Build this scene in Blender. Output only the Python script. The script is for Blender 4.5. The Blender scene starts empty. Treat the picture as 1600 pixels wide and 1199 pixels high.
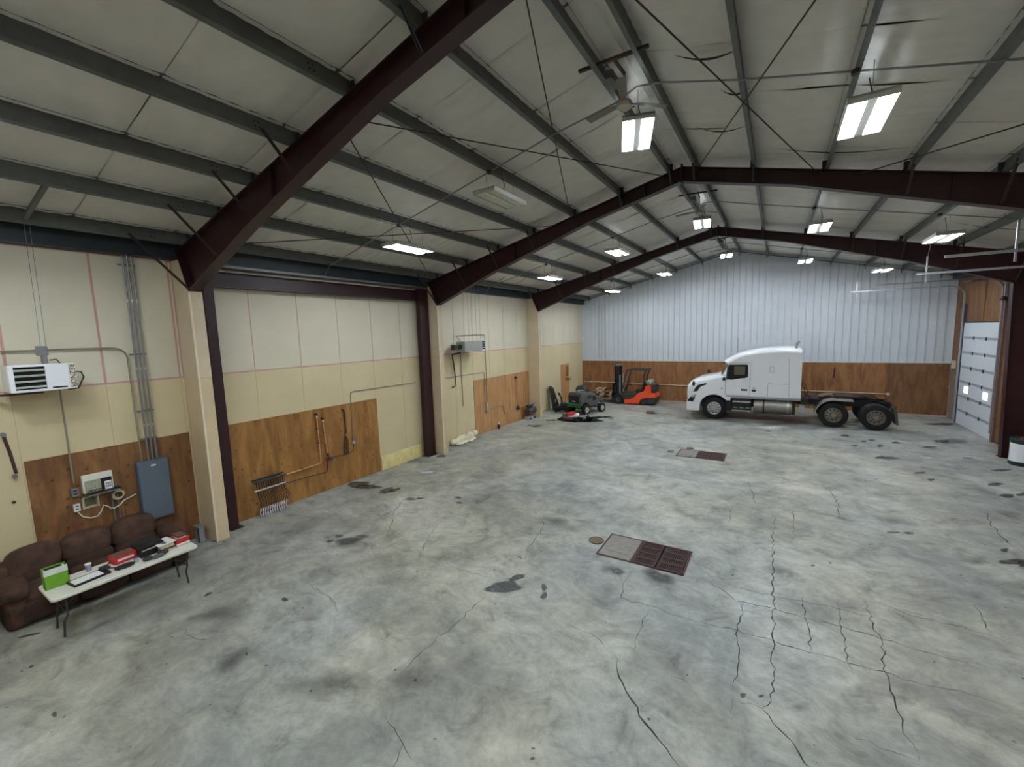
import bpy, math, random
from math import sin, cos, pi, sqrt, atan2
from mathutils import Vector, Matrix
random.seed(7)
C = bpy.context.scene.collection
# ------------------------------------------------------------------ camera, world, exposure
F, YAW, PIT, ROL, XC, ZC = 665.83, -0.5581, -0.1159, -0.0305, 10.9585, 4.3437
W, YE, YB = 17.59, 26.46, -3.45          # room width, far wall, back wall
fwd = Vector((sin(YAW)*cos(PIT), cos(YAW)*cos(PIT), sin(PIT)))
r0 = Vector((cos(YAW), -sin(YAW), 0)); u0 = r0.cross(fwd)
rt = r0*cos(ROL)+u0*sin(ROL); up = -r0*sin(ROL)+u0*cos(ROL)
cam = bpy.data.cameras.new('camera'); camo = bpy.data.objects.new('camera', cam); C.objects.link(camo)
M = Matrix((rt, up, -fwd)).transposed().to_4x4(); M.translation = (XC, 0, ZC)
camo.matrix_world = M
cam.sensor_width = 36; cam.lens = 36*F/1600; cam.clip_start = 0.05; cam.clip_end = 200
bpy.context.scene.camera = camo
w = bpy.data.worlds.new('world'); bpy.context.scene.world = w; w.use_nodes = True
w.node_tree.nodes['Background'].inputs[0].default_value = (0.8, 0.9, 1, 1)
w.node_tree.nodes['Background'].inputs[1].default_value = 1.0
vs = bpy.context.scene.view_settings
vs.view_transform = 'Standard'; vs.look = 'None'; vs.gamma = 1; vs.use_curve_mapping = False
vs.exposure = 1.35
LAMP = 32.0

def pt(u, v, ax, val):
    """photo pixel -> point on the plane ax = val"""
    d = rt*(u-800)/F - up*(v-599.5)/F + fwd
    i = 'xyz'.index(ax); c = Vector((XC, 0, ZC)); t = (val-c[i])/d[i]
    return c+d*t

# ------------------------------------------------------------------ materials
def srgb(c):
    f = lambda v: v/12.92 if v <= .04045 else ((v+.055)/1.055)**2.4
    return tuple(f(x/255) for x in c)+(1,)
MATS = {}
def mat(name, col, rough=.6, metal=0, var=.08, scale=8, bump=.0, emit=0, coat=0, alpha=1):
    if name in MATS: return MATS[name]
    m = bpy.data.materials.new(name); m.use_nodes = True; n = m.node_tree.nodes; l = m.node_tree.links
    b = n['Principled BSDF']; c = srgb(col)
    b.inputs['Roughness'].default_value = rough; b.inputs['Metallic'].default_value = metal
    if coat: b.inputs['Coat Weight'].default_value = coat
    g = n.new('ShaderNodeNewGeometry'); t = n.new('ShaderNodeTexNoise'); t.inputs['Scale'].default_value = scale
    t.inputs['Detail'].default_value = 5
    l.new(g.outputs['Position'], t.inputs['Vector'])
    r = n.new('ShaderNodeValToRGB'); l.new(t.outputs['Fac'], r.inputs['Fac'])
    e = r.color_ramp.elements; e[0].position = .3; e[1].position = .7
    e[0].color = tuple(x*(1-var) for x in c[:3])+(1,); e[1].color = tuple(min(1, x*(1+var)) for x in c[:3])+(1,)
    l.new(r.outputs['Color'], b.inputs['Base Color'])
    if bump:
        bp = n.new('ShaderNodeBump'); bp.inputs['Strength'].default_value = bump; bp.inputs['Distance'].default_value = .02
        l.new(t.outputs['Fac'], bp.inputs['Height']); l.new(bp.outputs['Normal'], b.inputs['Normal'])
    if emit:
        b.inputs['Emission Color'].default_value = c; b.inputs['Emission Strength'].default_value = emit
    if alpha < 1: b.inputs['Alpha'].default_value = alpha
    MATS[name] = m; return m

def ply_mat(name, c1, c2, knots=True, scl=(1.2, 1.2, .25)):
    m = bpy.data.materials.new(name); m.use_nodes = True; n = m.node_tree.nodes; l = m.node_tree.links
    b = n['Principled BSDF']; b.inputs['Roughness'].default_value = .6
    g = n.new('ShaderNodeNewGeometry'); mp = n.new('ShaderNodeMapping'); mp.inputs['Scale'].default_value = scl
    l.new(g.outputs['Position'], mp.inputs['Vector'])
    t = n.new('ShaderNodeTexNoise'); t.inputs['Scale'].default_value = 3.2; t.inputs['Detail'].default_value = 7; t.inputs['Distortion'].default_value = .8
    l.new(mp.outputs['Vector'], t.inputs['Vector'])
    t2 = n.new('ShaderNodeTexNoise'); t2.inputs['Scale'].default_value = 26; t2.inputs['Detail'].default_value = 3
    l.new(mp.outputs['Vector'], t2.inputs['Vector'])
    mx = n.new('ShaderNodeMath'); mx.operation = 'MULTIPLY_ADD'; l.new(t2.outputs['Fac'], mx.inputs[0]); mx.inputs[1].default_value = .3
    l.new(t.outputs['Fac'], mx.inputs[2])
    r = n.new('ShaderNodeValToRGB'); e = r.color_ramp.elements
    e[0].position = .48; e[0].color = srgb(c1); e[1].position = .82; e[1].color = srgb(c2)
    l.new(mx.outputs[0], r.inputs['Fac']); out = r.outputs['Color']
    if knots:
        vo = n.new('ShaderNodeTexVoronoi'); vo.voronoi_dimensions = '2D'; vo.inputs['Scale'].default_value = 3.4; sp_ = n.new('ShaderNodeSeparateXYZ'); cm = n.new('ShaderNodeCombineXYZ'); l.new(g.outputs['Position'], sp_.inputs[0]); l.new(sp_.outputs['Y'], cm.inputs['X']); l.new(sp_.outputs['Z'], cm.inputs['Y']); l.new(cm.outputs[0], vo.inputs['Vector'])
        k = n.new('ShaderNodeValToRGB'); ke = k.color_ramp.elements; ke[0].position = .045; ke[0].color = (.36, .32, .28, 1); ke[1].position = .11; ke[1].color = (1, 1, 1, 1)
        l.new(vo.outputs['Distance'], k.inputs['Fac'])
        mm = n.new('ShaderNodeMix'); mm.data_type = 'RGBA'; mm.blend_type = 'MULTIPLY'; mm.inputs[0].default_value = 1
        mk = n.new('ShaderNodeTexNoise'); mk.inputs['Scale'].default_value = 2.2; l.new(g.outputs['Position'], mk.inputs['Vector']); mr = n.new('ShaderNodeMapRange'); mr.inputs[1].default_value = .42; mr.inputs[2].default_value = .6; l.new(mk.outputs['Fac'], mr.inputs[0]); l.new(mr.outputs[0], mm.inputs[0])
        l.new(out, mm.inputs[6]); l.new(k.outputs['Color'], mm.inputs[7]); out = mm.outputs[2]
    l.new(out, b.inputs['Base Color']); return m

def floor_mat():
    m = bpy.data.materials.new('concrete'); m.use_nodes = True; n = m.node_tree.nodes; l = m.node_tree.links
    b = n['Principled BSDF']
    g = n.new('ShaderNodeNewGeometry')
    def noise(s, det=6, dist=0., rough=.6, sc=(1, 1, 1)):
        mp = n.new('ShaderNodeMapping'); mp.inputs['Scale'].default_value = sc; l.new(g.outputs['Position'], mp.inputs['Vector'])
        t = n.new('ShaderNodeTexNoise'); t.inputs['Scale'].default_value = s; t.inputs['Detail'].default_value = det
        t.inputs['Distortion'].default_value = dist; t.inputs['Roughness'].default_value = rough
        l.new(mp.outputs['Vector'], t.inputs['Vector']); return t.outputs['Fac']
    def ramp(f, stops):
        r = n.new('ShaderNodeValToRGB'); l.new(f, r.inputs['Fac']); e = r.color_ramp.elements
        while len(e) < len(stops): e.new(.5)
        for i, (p_, c_) in enumerate(stops): e[i].position = p_; e[i].color = c_
        return r.outputs['Color']
    def mix(a, b_, fac, mode='MIX'):
        x = n.new('ShaderNodeMix'); x.data_type = 'RGBA'; x.blend_type = mode
        if isinstance(fac, float): x.inputs[0].default_value = fac
        else: l.new(fac, x.inputs[0])
        l.new(a, x.inputs[6]); l.new(b_, x.inputs[7]); return x.outputs[2]
    base = ramp(noise(.42, 8, 1.0, .58), [(.36, srgb((142, 143, 138))), (.46, srgb((156, 157, 149))), (.55, srgb((170, 171, 161))), (.66, srgb((184, 185, 178)))])
    tint = ramp(noise(.22, 3), [(.42, srgb((255, 252, 246))), (.58, srgb((246, 249, 255)))])
    a = mix(base, tint, 1.0, 'MULTIPLY')
    blot = ramp(noise(1.9, 9, .6, .68), [(.33, (.56, .555, .555, 1)), (.42, (.84, .84, .84, 1)), (.52, (1, 1, 1, 1)), (.68, (1.2, 1.2, 1.19, 1))])
    a = mix(a, blot, 1.0, 'MULTIPLY')
    sw = ramp(noise(1.1, 10, 2.6, .72, (1, 1.5, 1)), [(.38, (.8, .8, .8, 1)), (.5, (1, 1, 1, 1)), (.6, (1.16, 1.16, 1.15, 1))])
    a = mix(a, sw, .8, 'MULTIPLY')
    sm = ramp(noise(.9, 4, .3, .5, (1.6, .7, 1)), [(.3, (.72, .72, .74, 1)), (.42, (1, 1, 1, 1))])
    a = mix(a, sm, .8, 'MULTIPLY')
    fine = ramp(noise(14, 8, 0, .75), [(.32, (.84, .84, .84, 1)), (.5, (1, 1, 1, 1)), (.7, (1.06, 1.06, 1.06, 1))])
    a = mix(a, fine, 1.0, 'MULTIPLY')
    spk = ramp(noise(4.5, 10, 0, .8), [(.27, (.5, .49, .47, 1)), (.33, (1, 1, 1, 1))])
    a = mix(a, spk, .8, 'MULTIPLY')
    l.new(a, b.inputs['Base Color'])
    rr = ramp(noise(1.3, 6, .4, .6), [(.35, (.34, .34, .34, 1)), (.65, (.62, .62, .62, 1))]); l.new(rr, b.inputs['Roughness'])
    bp = n.new('ShaderNodeBump'); bp.inputs['Strength'].default_value = .25; bp.inputs['Distance'].default_value = .01
    l.new(noise(22, 6), bp.inputs['Height']); l.new(bp.outputs['Normal'], b.inputs['Normal'])
    return m

def stain_mat(name, col, a, rough=.3, scale=7, lo=.42, hi=.5):
    m = bpy.data.materials.new(name); m.use_nodes = True; n = m.node_tree.nodes; l = m.node_tree.links
    b = n['Principled BSDF']; b.inputs['Base Color'].default_value = srgb(col); b.inputs['Roughness'].default_value = rough
    g = n.new('ShaderNodeNewGeometry'); t = n.new('ShaderNodeTexNoise'); t.inputs['Scale'].default_value = scale; t.inputs['Detail'].default_value = 6
    l.new(g.outputs['Position'], t.inputs['Vector']); r = n.new('ShaderNodeValToRGB'); e = r.color_ramp.elements
    e[0].position = lo-.1; e[0].color = (a*.45,)*3+(1,); e[1].position = hi; e[1].color = (a,)*3+(1,)
    l.new(t.outputs['Fac'], r.inputs['Fac']); at = n.new('ShaderNodeAttribute'); at.attribute_name = 'fade'; mu = n.new('ShaderNodeMath'); mu.operation = 'MULTIPLY'
    l.new(r.outputs['Color'], mu.inputs[0]); l.new(at.outputs['Fac'], mu.inputs[1]); l.new(mu.outputs[0], b.inputs['Alpha']); return m

m_floor = floor_mat()
m_upper = mat('cream_liner', (210, 202, 180), .62, var=.03, scale=1.5, bump=.05)
m_lower = mat('tan_liner', (206, 190, 152), .62, var=.04, scale=1.2, bump=.05)
m_pil = mat('pilaster_tan', (208, 186, 152), .6, var=.05, scale=2)
m_pilu = mat('pilaster_cream', (206, 188, 160), .6, var=.05, scale=2)
m_pink = mat('pink_seam', (196, 150, 142), .7, var=.1, scale=3)
m_kicklit = mat('kick_lit_yellow', (214, 198, 140), .9, var=.12, scale=6, bump=.5)  # kick strip tone, with the yellow light on the ledge put into the colour
m_ply = ply_mat('plywood_knotty', (124, 82, 34), (168, 120, 62))
m_ply2 = ply_mat('plywood_dark', (104, 68, 36), (144, 100, 58), scl=(1.2, 1.2, .3))
m_ply3 = ply_mat('plywood_plain', (158, 112, 66), (194, 148, 100), False, (3, 3, .3))
m_ply4 = ply_mat('plywood_end', (120, 78, 44), (156, 108, 66), False, (1.5, 1.5, .35))
m_ply5 = ply_mat('plywood_end_dark', (100, 66, 38), (136, 94, 58), False, (1.5, 1.5, .35))
m_metalw = mat('white_liner_metal', (206, 211, 218), .38, var=.03, scale=2)
m_roof = mat('vinyl_blanket', (212, 208, 200), .6, var=.05, scale=3, bump=.12)
m_maroon = mat('maroon_steel', (48, 16, 21), .45, var=.15, scale=4)
m_galv = mat('grey_purlin', (98, 101, 98), .5, var=.12, scale=5, metal=.2)
m_navy = mat('dark_strut', (44, 52, 58), .5, var=.15, scale=3)
m_dark = mat('dark_void', (20, 19, 19), .9)
m_black = mat('black_paint', (20, 20, 22), .45, var=.2)
m_rubber = mat('rubber', (22, 22, 23), .8, var=.15, scale=20, bump=.2)
m_white = mat('white_paint', (238, 240, 245), .25, var=.01, coat=.4)
m_whitep = mat('white_plastic', (222, 220, 208), .5, var=.03)
m_alu = mat('aluminium', (190, 190, 190), .3, metal=.85, var=.06)
m_dalu = mat('dull_aluminium', (150, 146, 138), .4, metal=.7, var=.12)
m_grey = mat('grey_steel', (128, 130, 132), .45, metal=.4, var=.06)
m_glass = mat('dark_glass', (16, 20, 22), .06, var=.1)
m_copper = mat('copper', (214, 152, 112), .4, metal=.3, var=.12, scale=20)
m_rust = mat('dark_pipe', (58, 38, 30), .6, var=.2)
m_brown = mat('sofa_suede', (72, 48, 36), .85, var=.4, scale=6, bump=.6)
m_brownd = mat('sofa_suede_dark', (58, 38, 28), .9, var=.2, scale=9, bump=.2)
m_orange = mat('orange_paint', (226, 78, 42), .35, var=.04)
m_char = mat('charcoal_paint', (52, 54, 56), .5, var=.1)
m_jeep = mat('matt_grey_body', (84, 84, 82), .6, var=.1)
m_green = mat('green_bumper', (34, 140, 56), .4)
m_panel = mat('blue_grey_enamel', (92, 102, 114), .45, var=.03)
m_door = mat('door_white', (204, 208, 214), .5, var=.03)
m_red = mat('red_card', (190, 44, 46), .5, var=.1)
m_paper = mat('paper', (232, 232, 230), .7, var=.02)
m_cream = mat('cream_paper', (206, 196, 170), .7, var=.1, scale=30)
m_brownc = mat('brown_cover', (110, 74, 58), .6, var=.15)
m_lime = mat('lime_card', (110, 168, 40), .5, var=.1, scale=6)
m_grate = mat('grate_iron', (70, 38, 36), .6, var=.25, scale=15)
m_plate = mat('drain_plate', (132, 126, 120), .5, metal=.3, var=.12, scale=9)
m_tube = mat('lit_tube', (238, 247, 255), .4, emit=LAMP)
m_lens = mat('unlit_tube', (224, 226, 206), .4, var=.03)
m_refl = mat('lamp_reflector', (196, 198, 190), .35, var=.02)
m_day = mat('daylight_pane', (232, 240, 255), .3, emit=1.1)
m_crack = mat('crack_dark', (60, 58, 56), .95, var=.25, scale=12)
m_cone = mat('wire', (180, 176, 160), .5)
m_jamb = mat('jamb_brown', (118, 92, 84), .6, var=.1)
m_bluej = mat('track_blue', (58, 64, 92), .5)
m_beige = mat('beige_plastic', (196, 186, 160), .6, var=.06)
m_ltgrey = mat('light_steel', (176, 178, 182), .35, metal=.5, var=.05)

# ------------------------------------------------------------------ mesh builder
class MB:
    def __init__(s): s.v = []; s.f = []; s.m = []; s.k = 0
    def add(s, vs_, fs):
        o = len(s.v); s.v += [tuple(x) for x in vs_]; s.f += [tuple(i+o for i in f) for f in fs]; s.m += [s.k]*len(fs); return s
    def use(s, k): s.k = k; return s
    def box(s, x0, x1, y0, y1, z0, z1):
        if x0 > x1: x0, x1 = x1, x0
        if y0 > y1: y0, y1 = y1, y0
        if z0 > z1: z0, z1 = z1, z0
        return s.add([(x0,y0,z0),(x1,y0,z0),(x1,y1,z0),(x0,y1,z0),(x0,y0,z1),(x1,y0,z1),(x1,y1,z1),(x0,y1,z1)],
                     [(0,3,2,1),(4,5,6,7),(0,1,5,4),(1,2,6,5),(2,3,7,6),(3,0,4,7)])
    def beam(s, p, q, wd, ht, upv=(0, 0, 1)):
        p, q = Vector(p), Vector(q); d = (q-p).normalized(); a = d.cross(Vector(upv))
        if a.length < 1e-4: a = d.cross(Vector((0, 1, 0)))
        a.normalize(); b = a.cross(d)
        vs_ = [e+a*i*wd/2+b*j*ht/2 for e in (p, q) for i, j in ((-1,-1),(1,-1),(1,1),(-1,1))]
        return s.add(vs_, [(0,1,2,3),(7,6,5,4),(0,4,5,1),(1,5,6,2),(2,6,7,3),(3,7,4,0)])
    def cyl(s, p, q, r, n=16, r2=None):
        p, q = Vector(p), Vector(q); d = (q-p).normalized(); a = d.orthogonal().normalized(); b = d.cross(a); r2 = r if r2 is None else r2
        vs_ = []
        for e, rr in ((p, r), (q, r2)):
            for i in range(n): t = 2*pi*i/n; vs_.append(e+a*cos(t)*rr+b*sin(t)*rr)
        fs = [(i, (i+1) % n, n+(i+1) % n, n+i) for i in range(n)]+[tuple(range(n-1, -1, -1)), tuple(range(n, 2*n))]
        return s.add(vs_, fs)
    def tube(s, pts, r, n=8):
        pts = [Vector(p) for p in pts]; vs_ = []; a = None
        for i, p in enumerate(pts):
            d = ((pts[min(i+1, len(pts)-1)]-p).normalized()+(p-pts[max(i-1, 0)]).normalized()).normalized()
            a = d.orthogonal().normalized() if a is None else (a-d*a.dot(d)).normalized()
            b = d.cross(a)
            for k in range(n): t = 2*pi*k/n; vs_.append(p+a*cos(t)*r+b*sin(t)*r)
        fs = []
        for i in range(len(pts)-1):
            for k in range(n): fs.append((i*n+k, i*n+(k+1) % n, (i+1)*n+(k+1) % n, (i+1)*n+k))
        fs += [tuple(range(n-1, -1, -1)), tuple(range((len(pts)-1)*n, len(pts)*n))]
        return s.add(vs_, fs)
    def prism(s, poly, ax, a, b):
        """poly of 2D points in the two other axes (x,z for y; y,z for x; x,y for z)"""
        f = {'y': lambda p, t: (p[0], t, p[1]), 'x': lambda p, t: (t, p[0], p[1]), 'z': lambda p, t: (p[0], p[1], t)}[ax]
        n = len(poly); vs_ = [f(p, a) for p in poly]+[f(p, b) for p in poly]
        fs = [(i, (i+1) % n, n+(i+1) % n, n+i) for i in range(n)]+[tuple(range(n-1, -1, -1)), tuple(range(n, 2*n))]
        return s.add(vs_, fs)
    def ball(s, c, r, n=14, m=9, e=1.0):
        g = lambda t: math.copysign(abs(t)**e, t)
        vs_ = []
        for j in range(m+1):
            ph = -pi/2+pi*j/m
            for i in range(n): th = 2*pi*i/n; vs_.append((c[0]+r[0]*g(cos(ph))*g(cos(th)), c[1]+r[1]*g(cos(ph))*g(sin(th)), c[2]+r[2]*g(sin(ph))))
        fs = [(j*n+i, j*n+(i+1) % n, (j+1)*n+(i+1) % n, (j+1)*n+i) for j in range(m) for i in range(n)]
        return s.add(vs_, fs)
    def ring(s, c, R, r, ax='y', n=28, k=8):
        vs_ = []
        for i in range(n):
            t = 2*pi*i/n
            for j in range(k):
                q = 2*pi*j/k; rr = R+r*cos(q); h = r*sin(q); u, v = rr*cos(t), rr*sin(t)
                vs_.append({'y': (c[0]+u, c[1]+h, c[2]+v), 'z': (c[0]+u, c[1]+v, c[2]+h), 'x': (c[0]+h, c[1]+u, c[2]+v)}[ax])
        return s.add(vs_, [(i*k+j, i*k+(j+1) % k, ((i+1) % n)*k+(j+1) % k, ((i+1) % n)*k+j) for i in range(n) for j in range(k)])
    def lathe(s, c, ax, prof, n=28):
        """prof: (radius, offset along the axis)"""
        vs_ = []
        for r, h in prof:
            for i in range(n):
                t = 2*pi*i/n; u, v = r*cos(t), r*sin(t)
                vs_.append({'y': (c[0]+u, c[1]+h, c[2]+v), 'z': (c[0]+u, c[1]+v, c[2]+h), 'x': (c[0]+h, c[1]+u, c[2]+v)}[ax])
        return s.add(vs_, [(j*n+i, j*n+(i+1) % n, (j+1)*n+(i+1) % n, (j+1)*n+i) for j in range(len(prof)-1) for i in range(n)])
    def build(s, name, mats, parent=None, bevel=0, smooth=True, seg=2, local=None):
        me = bpy.data.meshes.new(name); me.from_pydata(s.v, [], s.f)
        if not isinstance(mats, (list, tuple)): mats = [mats]
        for m in mats: me.materials.append(m)
        me.polygons.foreach_set('material_index', s.m)
        import bmesh
        bm = bmesh.new(); bm.from_mesh(me); bmesh.ops.remove_doubles(bm, verts=bm.verts, dist=1e-5); bmesh.ops.recalc_face_normals(bm, faces=bm.faces); bm.to_mesh(me); bm.free()
        if smooth:
            me.polygons.foreach_set('use_smooth', [True]*len(me.polygons)); me.set_sharp_from_angle(angle=math.radians(38))
        me.update()
        o = bpy.data.objects.new(name, me); C.objects.link(o)
        if parent is not None:
            o.parent = parent
            if parent.type == 'EMPTY' and not parent.get('_local'): o.matrix_parent_inverse = Matrix.Translation(-parent.location)
        if bevel:
            b = o.modifiers.new('bevel', 'BEVEL'); b.width = bevel; b.segments = seg; b.limit_method = 'ANGLE'; b.angle_limit = .6
        return o
def tag(o, label, cat, group=None):
    o['label'] = label; o['category'] = cat
    if group: o['group'] = group
    return o
def thing(name, label, cat, loc=(0, 0, 0), group=None, local=False):
    o = bpy.data.objects.new(name, None); o.empty_display_size = .2; C.objects.link(o); o.location = loc
    if local: o['_local'] = 1
    return tag(o, label, cat, group)
def struct(o): o['kind'] = 'structure'; return o
def clone(root, loc, rz=0, label=None, swap=None):
    r = root.copy(); C.objects.link(r); r.location = loc; r.rotation_euler = (0, 0, rz)
    if label: r['label'] = label
    def rec(src, dst):
        for ch in list(src.children):
            c = ch.copy(); C.objects.link(c); c.parent = dst
            if swap and c.name.split('.')[0] in swap:
                c.data = c.data.copy(); c.data.materials[0] = swap[c.name.split('.')[0]]
            rec(ch, c)
    rec(root, r); return r

# ------------------------------------------------------------------ the room
def ZT(x): return 6.22+.239*min(x, W-x)         # top of the steel frames
HR = W/2
fl = struct(MB().box(-.3, W+.3, YB-.3, YE+.3, -.3, 0).build('floor', m_floor, smooth=False))
wl = struct(MB().box(-.3, -.010, YB, YE, 0, 6.44).build('wall_left', m_pink, smooth=False))
wr = struct(MB().box(W+.02, W+.3, YB, YE, 0, 6.44).build('wall_right', m_ply2, smooth=False))
poly = [(-.3, 0), (W+.3, 0), (W+.3, 6.5), (HR, 8.62), (-.3, 6.5)]
wf = struct(MB().prism(poly, 'y', YE+.03, YE+.3).build('wall_far', m_metalw, smooth=False))
wb = struct(MB().prism(poly, 'y', YB-.3, YB).build('wall_back', m_upper, smooth=False))
def zr(x): return ZT(x)+.275
cb = MB()
cb.prism([(-.3, zr(0)-.03), (HR, zr(HR)+.04), (HR, zr(HR)+.3), (-.3, zr(0)+.25)], 'y', YB-.3, YE+.3)
cb.prism([(W+.3, zr(0)-.03), (HR, zr(HR)+.04), (HR, zr(HR)+.3), (W+.3, zr(0)+.25)], 'y', YB-.3, YE+.3)
ce = struct(cb.build('ceiling', m_roof, smooth=False))

PUR = [.6, 1.94, 3.25, 4.57, 5.9, 7.26, 8.52]
PUR = PUR+[W-x for x in reversed(PUR)]
# insulation blankets: sagging strips between the purlins
edges = [0.0]+PUR[:7]+[HR]+PUR[7:]+[W]
ys = [YB+(YE-YB)*i/20 for i in range(21)]
variants = {}
def blanket(x0, x1, y0, y1, var):
    rnd = random.Random(var); nu, nv = 6, 22; vs_ = []
    ph = [rnd.uniform(0, 6.3) for _ in range(6)]; amp = .02+.025*rnd.random(); wid = x1-x0
    for j in range(nv+1):
        for i in range(nu+1):
            u, v = i/nu, j/nv; x = x0+wid*u; y = y0+(y1-y0)*v
            sag = amp*sin(pi*u)*(.55+.45*sin(pi*v)**.6)
            wr_ = (.013*sin(v*19+ph[0]+2.2*sin(u*3+ph[1]))*sin(pi*u)+.008*sin(v*37+ph[2]+u*2))*(.6+.4*sin(ph[3]))
            edge = -.012*(1-sin(pi*v)) if v in (0, 1) else 0
            vs_.append((x, y-.0*u, zr(x)-.03-sag*.8+wr_+(.014 if v in (0, 1) else 0)))
    o = len(vs_); fs = [(j*(nu+1)+i, j*(nu+1)+i+1, (j+1)*(nu+1)+i+1, (j+1)*(nu+1)+i) for j in range(nv) for i in range(nu)]
    b = MB().add(vs_, fs); return b
k = 0
for a in range(len(edges)-1):
    if edges[a+1]-edges[a] < .12: continue
    for j in range(20):
        g_ = .004
        if ys[j+1] < 0: continue
        blanket(edges[a], edges[a+1], ys[j]+g_, ys[j+1]-g_, k).build('insulation_blanket', m_roof, ce); k += 1
# torn slits between blankets on the right slope
def slit(x0, x1, y, dz=.05, wd=.03):
    n = 10; vs_ = []
    for i in range(n+1):
        u = i/n; x = x0+(x1-x0)*u; z = zr(x)-.07-.03*sin(pi*u); q = wd*sin(pi*u)+.003
        vs_ += [(x, y-q+.05*sin(pi*u), z-dz*sin(pi*u)), (x, y+q+.05*sin(pi*u), z-dz*sin(pi*u))]
    MB().add(vs_, [(2*i, 2*i+1, 2*i+3, 2*i+2) for i in range(n)]).build('blanket_slit', m_dark, ce)
for a in ((10.0, 10.45, 8.25), (9.4, 10.3, 9.8), (10.7, 12.9, 11.0), (15.0, 16.9, 16.9), (15.8, 16.9, 14.9), (9.5, 10.4, 7.1), (.7, 1.5, 16.6), (.7, 1.3, 15.2)): slit(*a)

# left wall liner sheets
def seams(a, b, off): 
    r = [a]; y = off
    while y < b-.05:
        if y > a+.05: r.append(y)
        y += 1.215
    return r+[b]
bays = [(-3.4, 4.08, 1.58-1.215*4), (4.34, 11.62, 4.36), (11.88, 19.2, 12.05), (19.44, YE, 19.75)]
for bi, (a, b, off) in enumerate(bays):
    g_ = .02 if bi == 0 else .011
    s_ = seams(a, b, off)
    for y0, y1 in zip(s_, s_[1:]):
        MB().box(-.012, 0, y0+g_, y1-g_, 3.645, 6.08).build('liner_panel', m_upper, wl, smooth=False)
        MB().box(-.012, -.002, y0+.003, y1-.003, 0.0, 3.61).build('liner_panel', m_lower, wl, smooth=False)
# plywood on the left wall
def sheets(x, ycuts, z0, z1, m, parent, t=.014, sx=1):
    for y0, y1 in zip(ycuts, ycuts[1:]):
        MB().box(x, x+sx*t, y0+.002, y1-.002, z0, z1).build('plywood_sheet', m, parent, smooth=False)
sheets(.001, [1.6, 2.82, 4.04], 0, 2.41, m_ply2, wl)
sheets(.001, [4.82, 6.04, 7.26, 8.48, 9.24], 0, 2.41, m_ply, wl)
sheets(.001, [14.45, 15.66, 16.88, 18.1, 19.2], 0, 2.41, m_ply3, wl)
sheets(.001, [23.1, 24.3], .0, 2.43, m_ply3, wl)
# kick strip bowed off the wall right of the plywood
MB().prism([(0, 0), (.05, 0), (.04, .4), (0, .46)], 'y', 9.27, 11.1).build('kick_strip', m_kicklit, wl)
MB().prism([(0, 0), (.05, 0), (.04, .4), (0, .46)], 'y', 11.92, 12.7).build('kick_strip', m_lower, wl)
lump = MB()
for i in range(9): lump.ball((.08+.1*random.random(), 12.85+i*.17, .1+.12*random.random()), (.12, .18, .13), 8, 6)
for i in range(4): lump.ball((.25+.1*random.random(), 13.0+i*.3, .05), (.16, .2, .07), 8, 6)
tag(lump.build('foam_scrap', mat('torn_foam', (228, 222, 196), .9, var=.08, bump=.6, scale=20)), 'torn white insulation foam spilling at the wall base left of the plywood', 'insulation')
# pilasters (boxed columns)
for n_, (y0, wd) in enumerate(((4.08, .26), (11.64, .25), (19.2, .24))):
    D = .655; b = MB(); b.box(.0, D, y0, y0+wd, 0, 3.61)
    t = struct(b.build('trim_%d' % (n_+1), m_pil, smooth=False, bevel=.006))
    MB().prism([(.0, 3.615), (D, 3.615), (D-.02, 5.39), (.33, 6.08), (.0, 6.08)], 'y', y0, y0+wd).build('upper_casing', m_pilu, t, smooth=False)
    MB().box(D, D+.012, y0-.002, y0+.035, 0, 5.38).build('corner_bead', mat('bead', (226, 214, 190), .5), t)
# eave struts
for n_, (x0, x1) in enumerate(((-.02, .16), (W-.2, W+.02))):
    e_ = MB(); e_.box(x0, x1, YB, YE, 6.10, 6.45)
    e_.box(x0 if n_ else x1, x0-.05 if n_ else x1+.05, YB, YE, 6.43, 6.45)
    e_.box(x0 if n_ else x1, x0-.05 if n_ else x1+.05, YB, YE, 6.10, 6.115)
    struct(e_.build('trim_%d' % (n_+4), m_navy, smooth=False))
MB().box(.16, .2, 4.5, 11.5, 6.04, 6.1).build('strut_flange', m_grey, bpy.data.objects['trim_4'], smooth=False)

# far wall: ribbed metal pans above plywood
npan = 58; pw = W/npan
for i in range(npan):
    x0 = i*pw; x1 = x0+pw; g_ = .006
    zt = lambda x: zr(x)-.08
    b = MB()
    b.prism([(x0+g_, 2.5), (x1-g_, 2.5), (x1-g_, zt(x1)), (x0+g_, zt(x0))], 'y', YE, YE+.03)
    b.prism([(x0+g_, 2.5), (x0+.028, 2.5), (x0+.028, zt(x0)), (x0+g_, zt(x0))], 'y', YE-.022, YE)
    b.build('metal_pan', m_metalw, wf, smooth=False)
struct(MB().box(0, W, YE-.03, YE+.02, 2.44, 2.5).build('trim_6', mat('end_cap', (206, 206, 202), .5), smooth=False))
cuts = [0, 1.2, 3.35, 5.05, 6.5, 8.9, 11.3, 13.74, 15.4, W-.02]
mm_ = [m_ply4, m_ply3, m_ply4, m_ply3, m_ply4, m_ply4, m_ply4, m_ply4, m_ply5]
mm_[1] = m_ply4; mm_[3] = m_ply4
for (x0, x1), m in zip(zip(cuts, cuts[1:]), mm_):
    MB().box(x0+.003, x1-.003, YE-.012, YE+.02, .07, 2.44).build('plywood_sheet', m, wf, smooth=False)
struct(MB().box(0, W, YE-.03, YE, 0, .07).build('baseboard_far', mat('base_pale', (180, 164, 140), .7), smooth=False))
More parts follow.
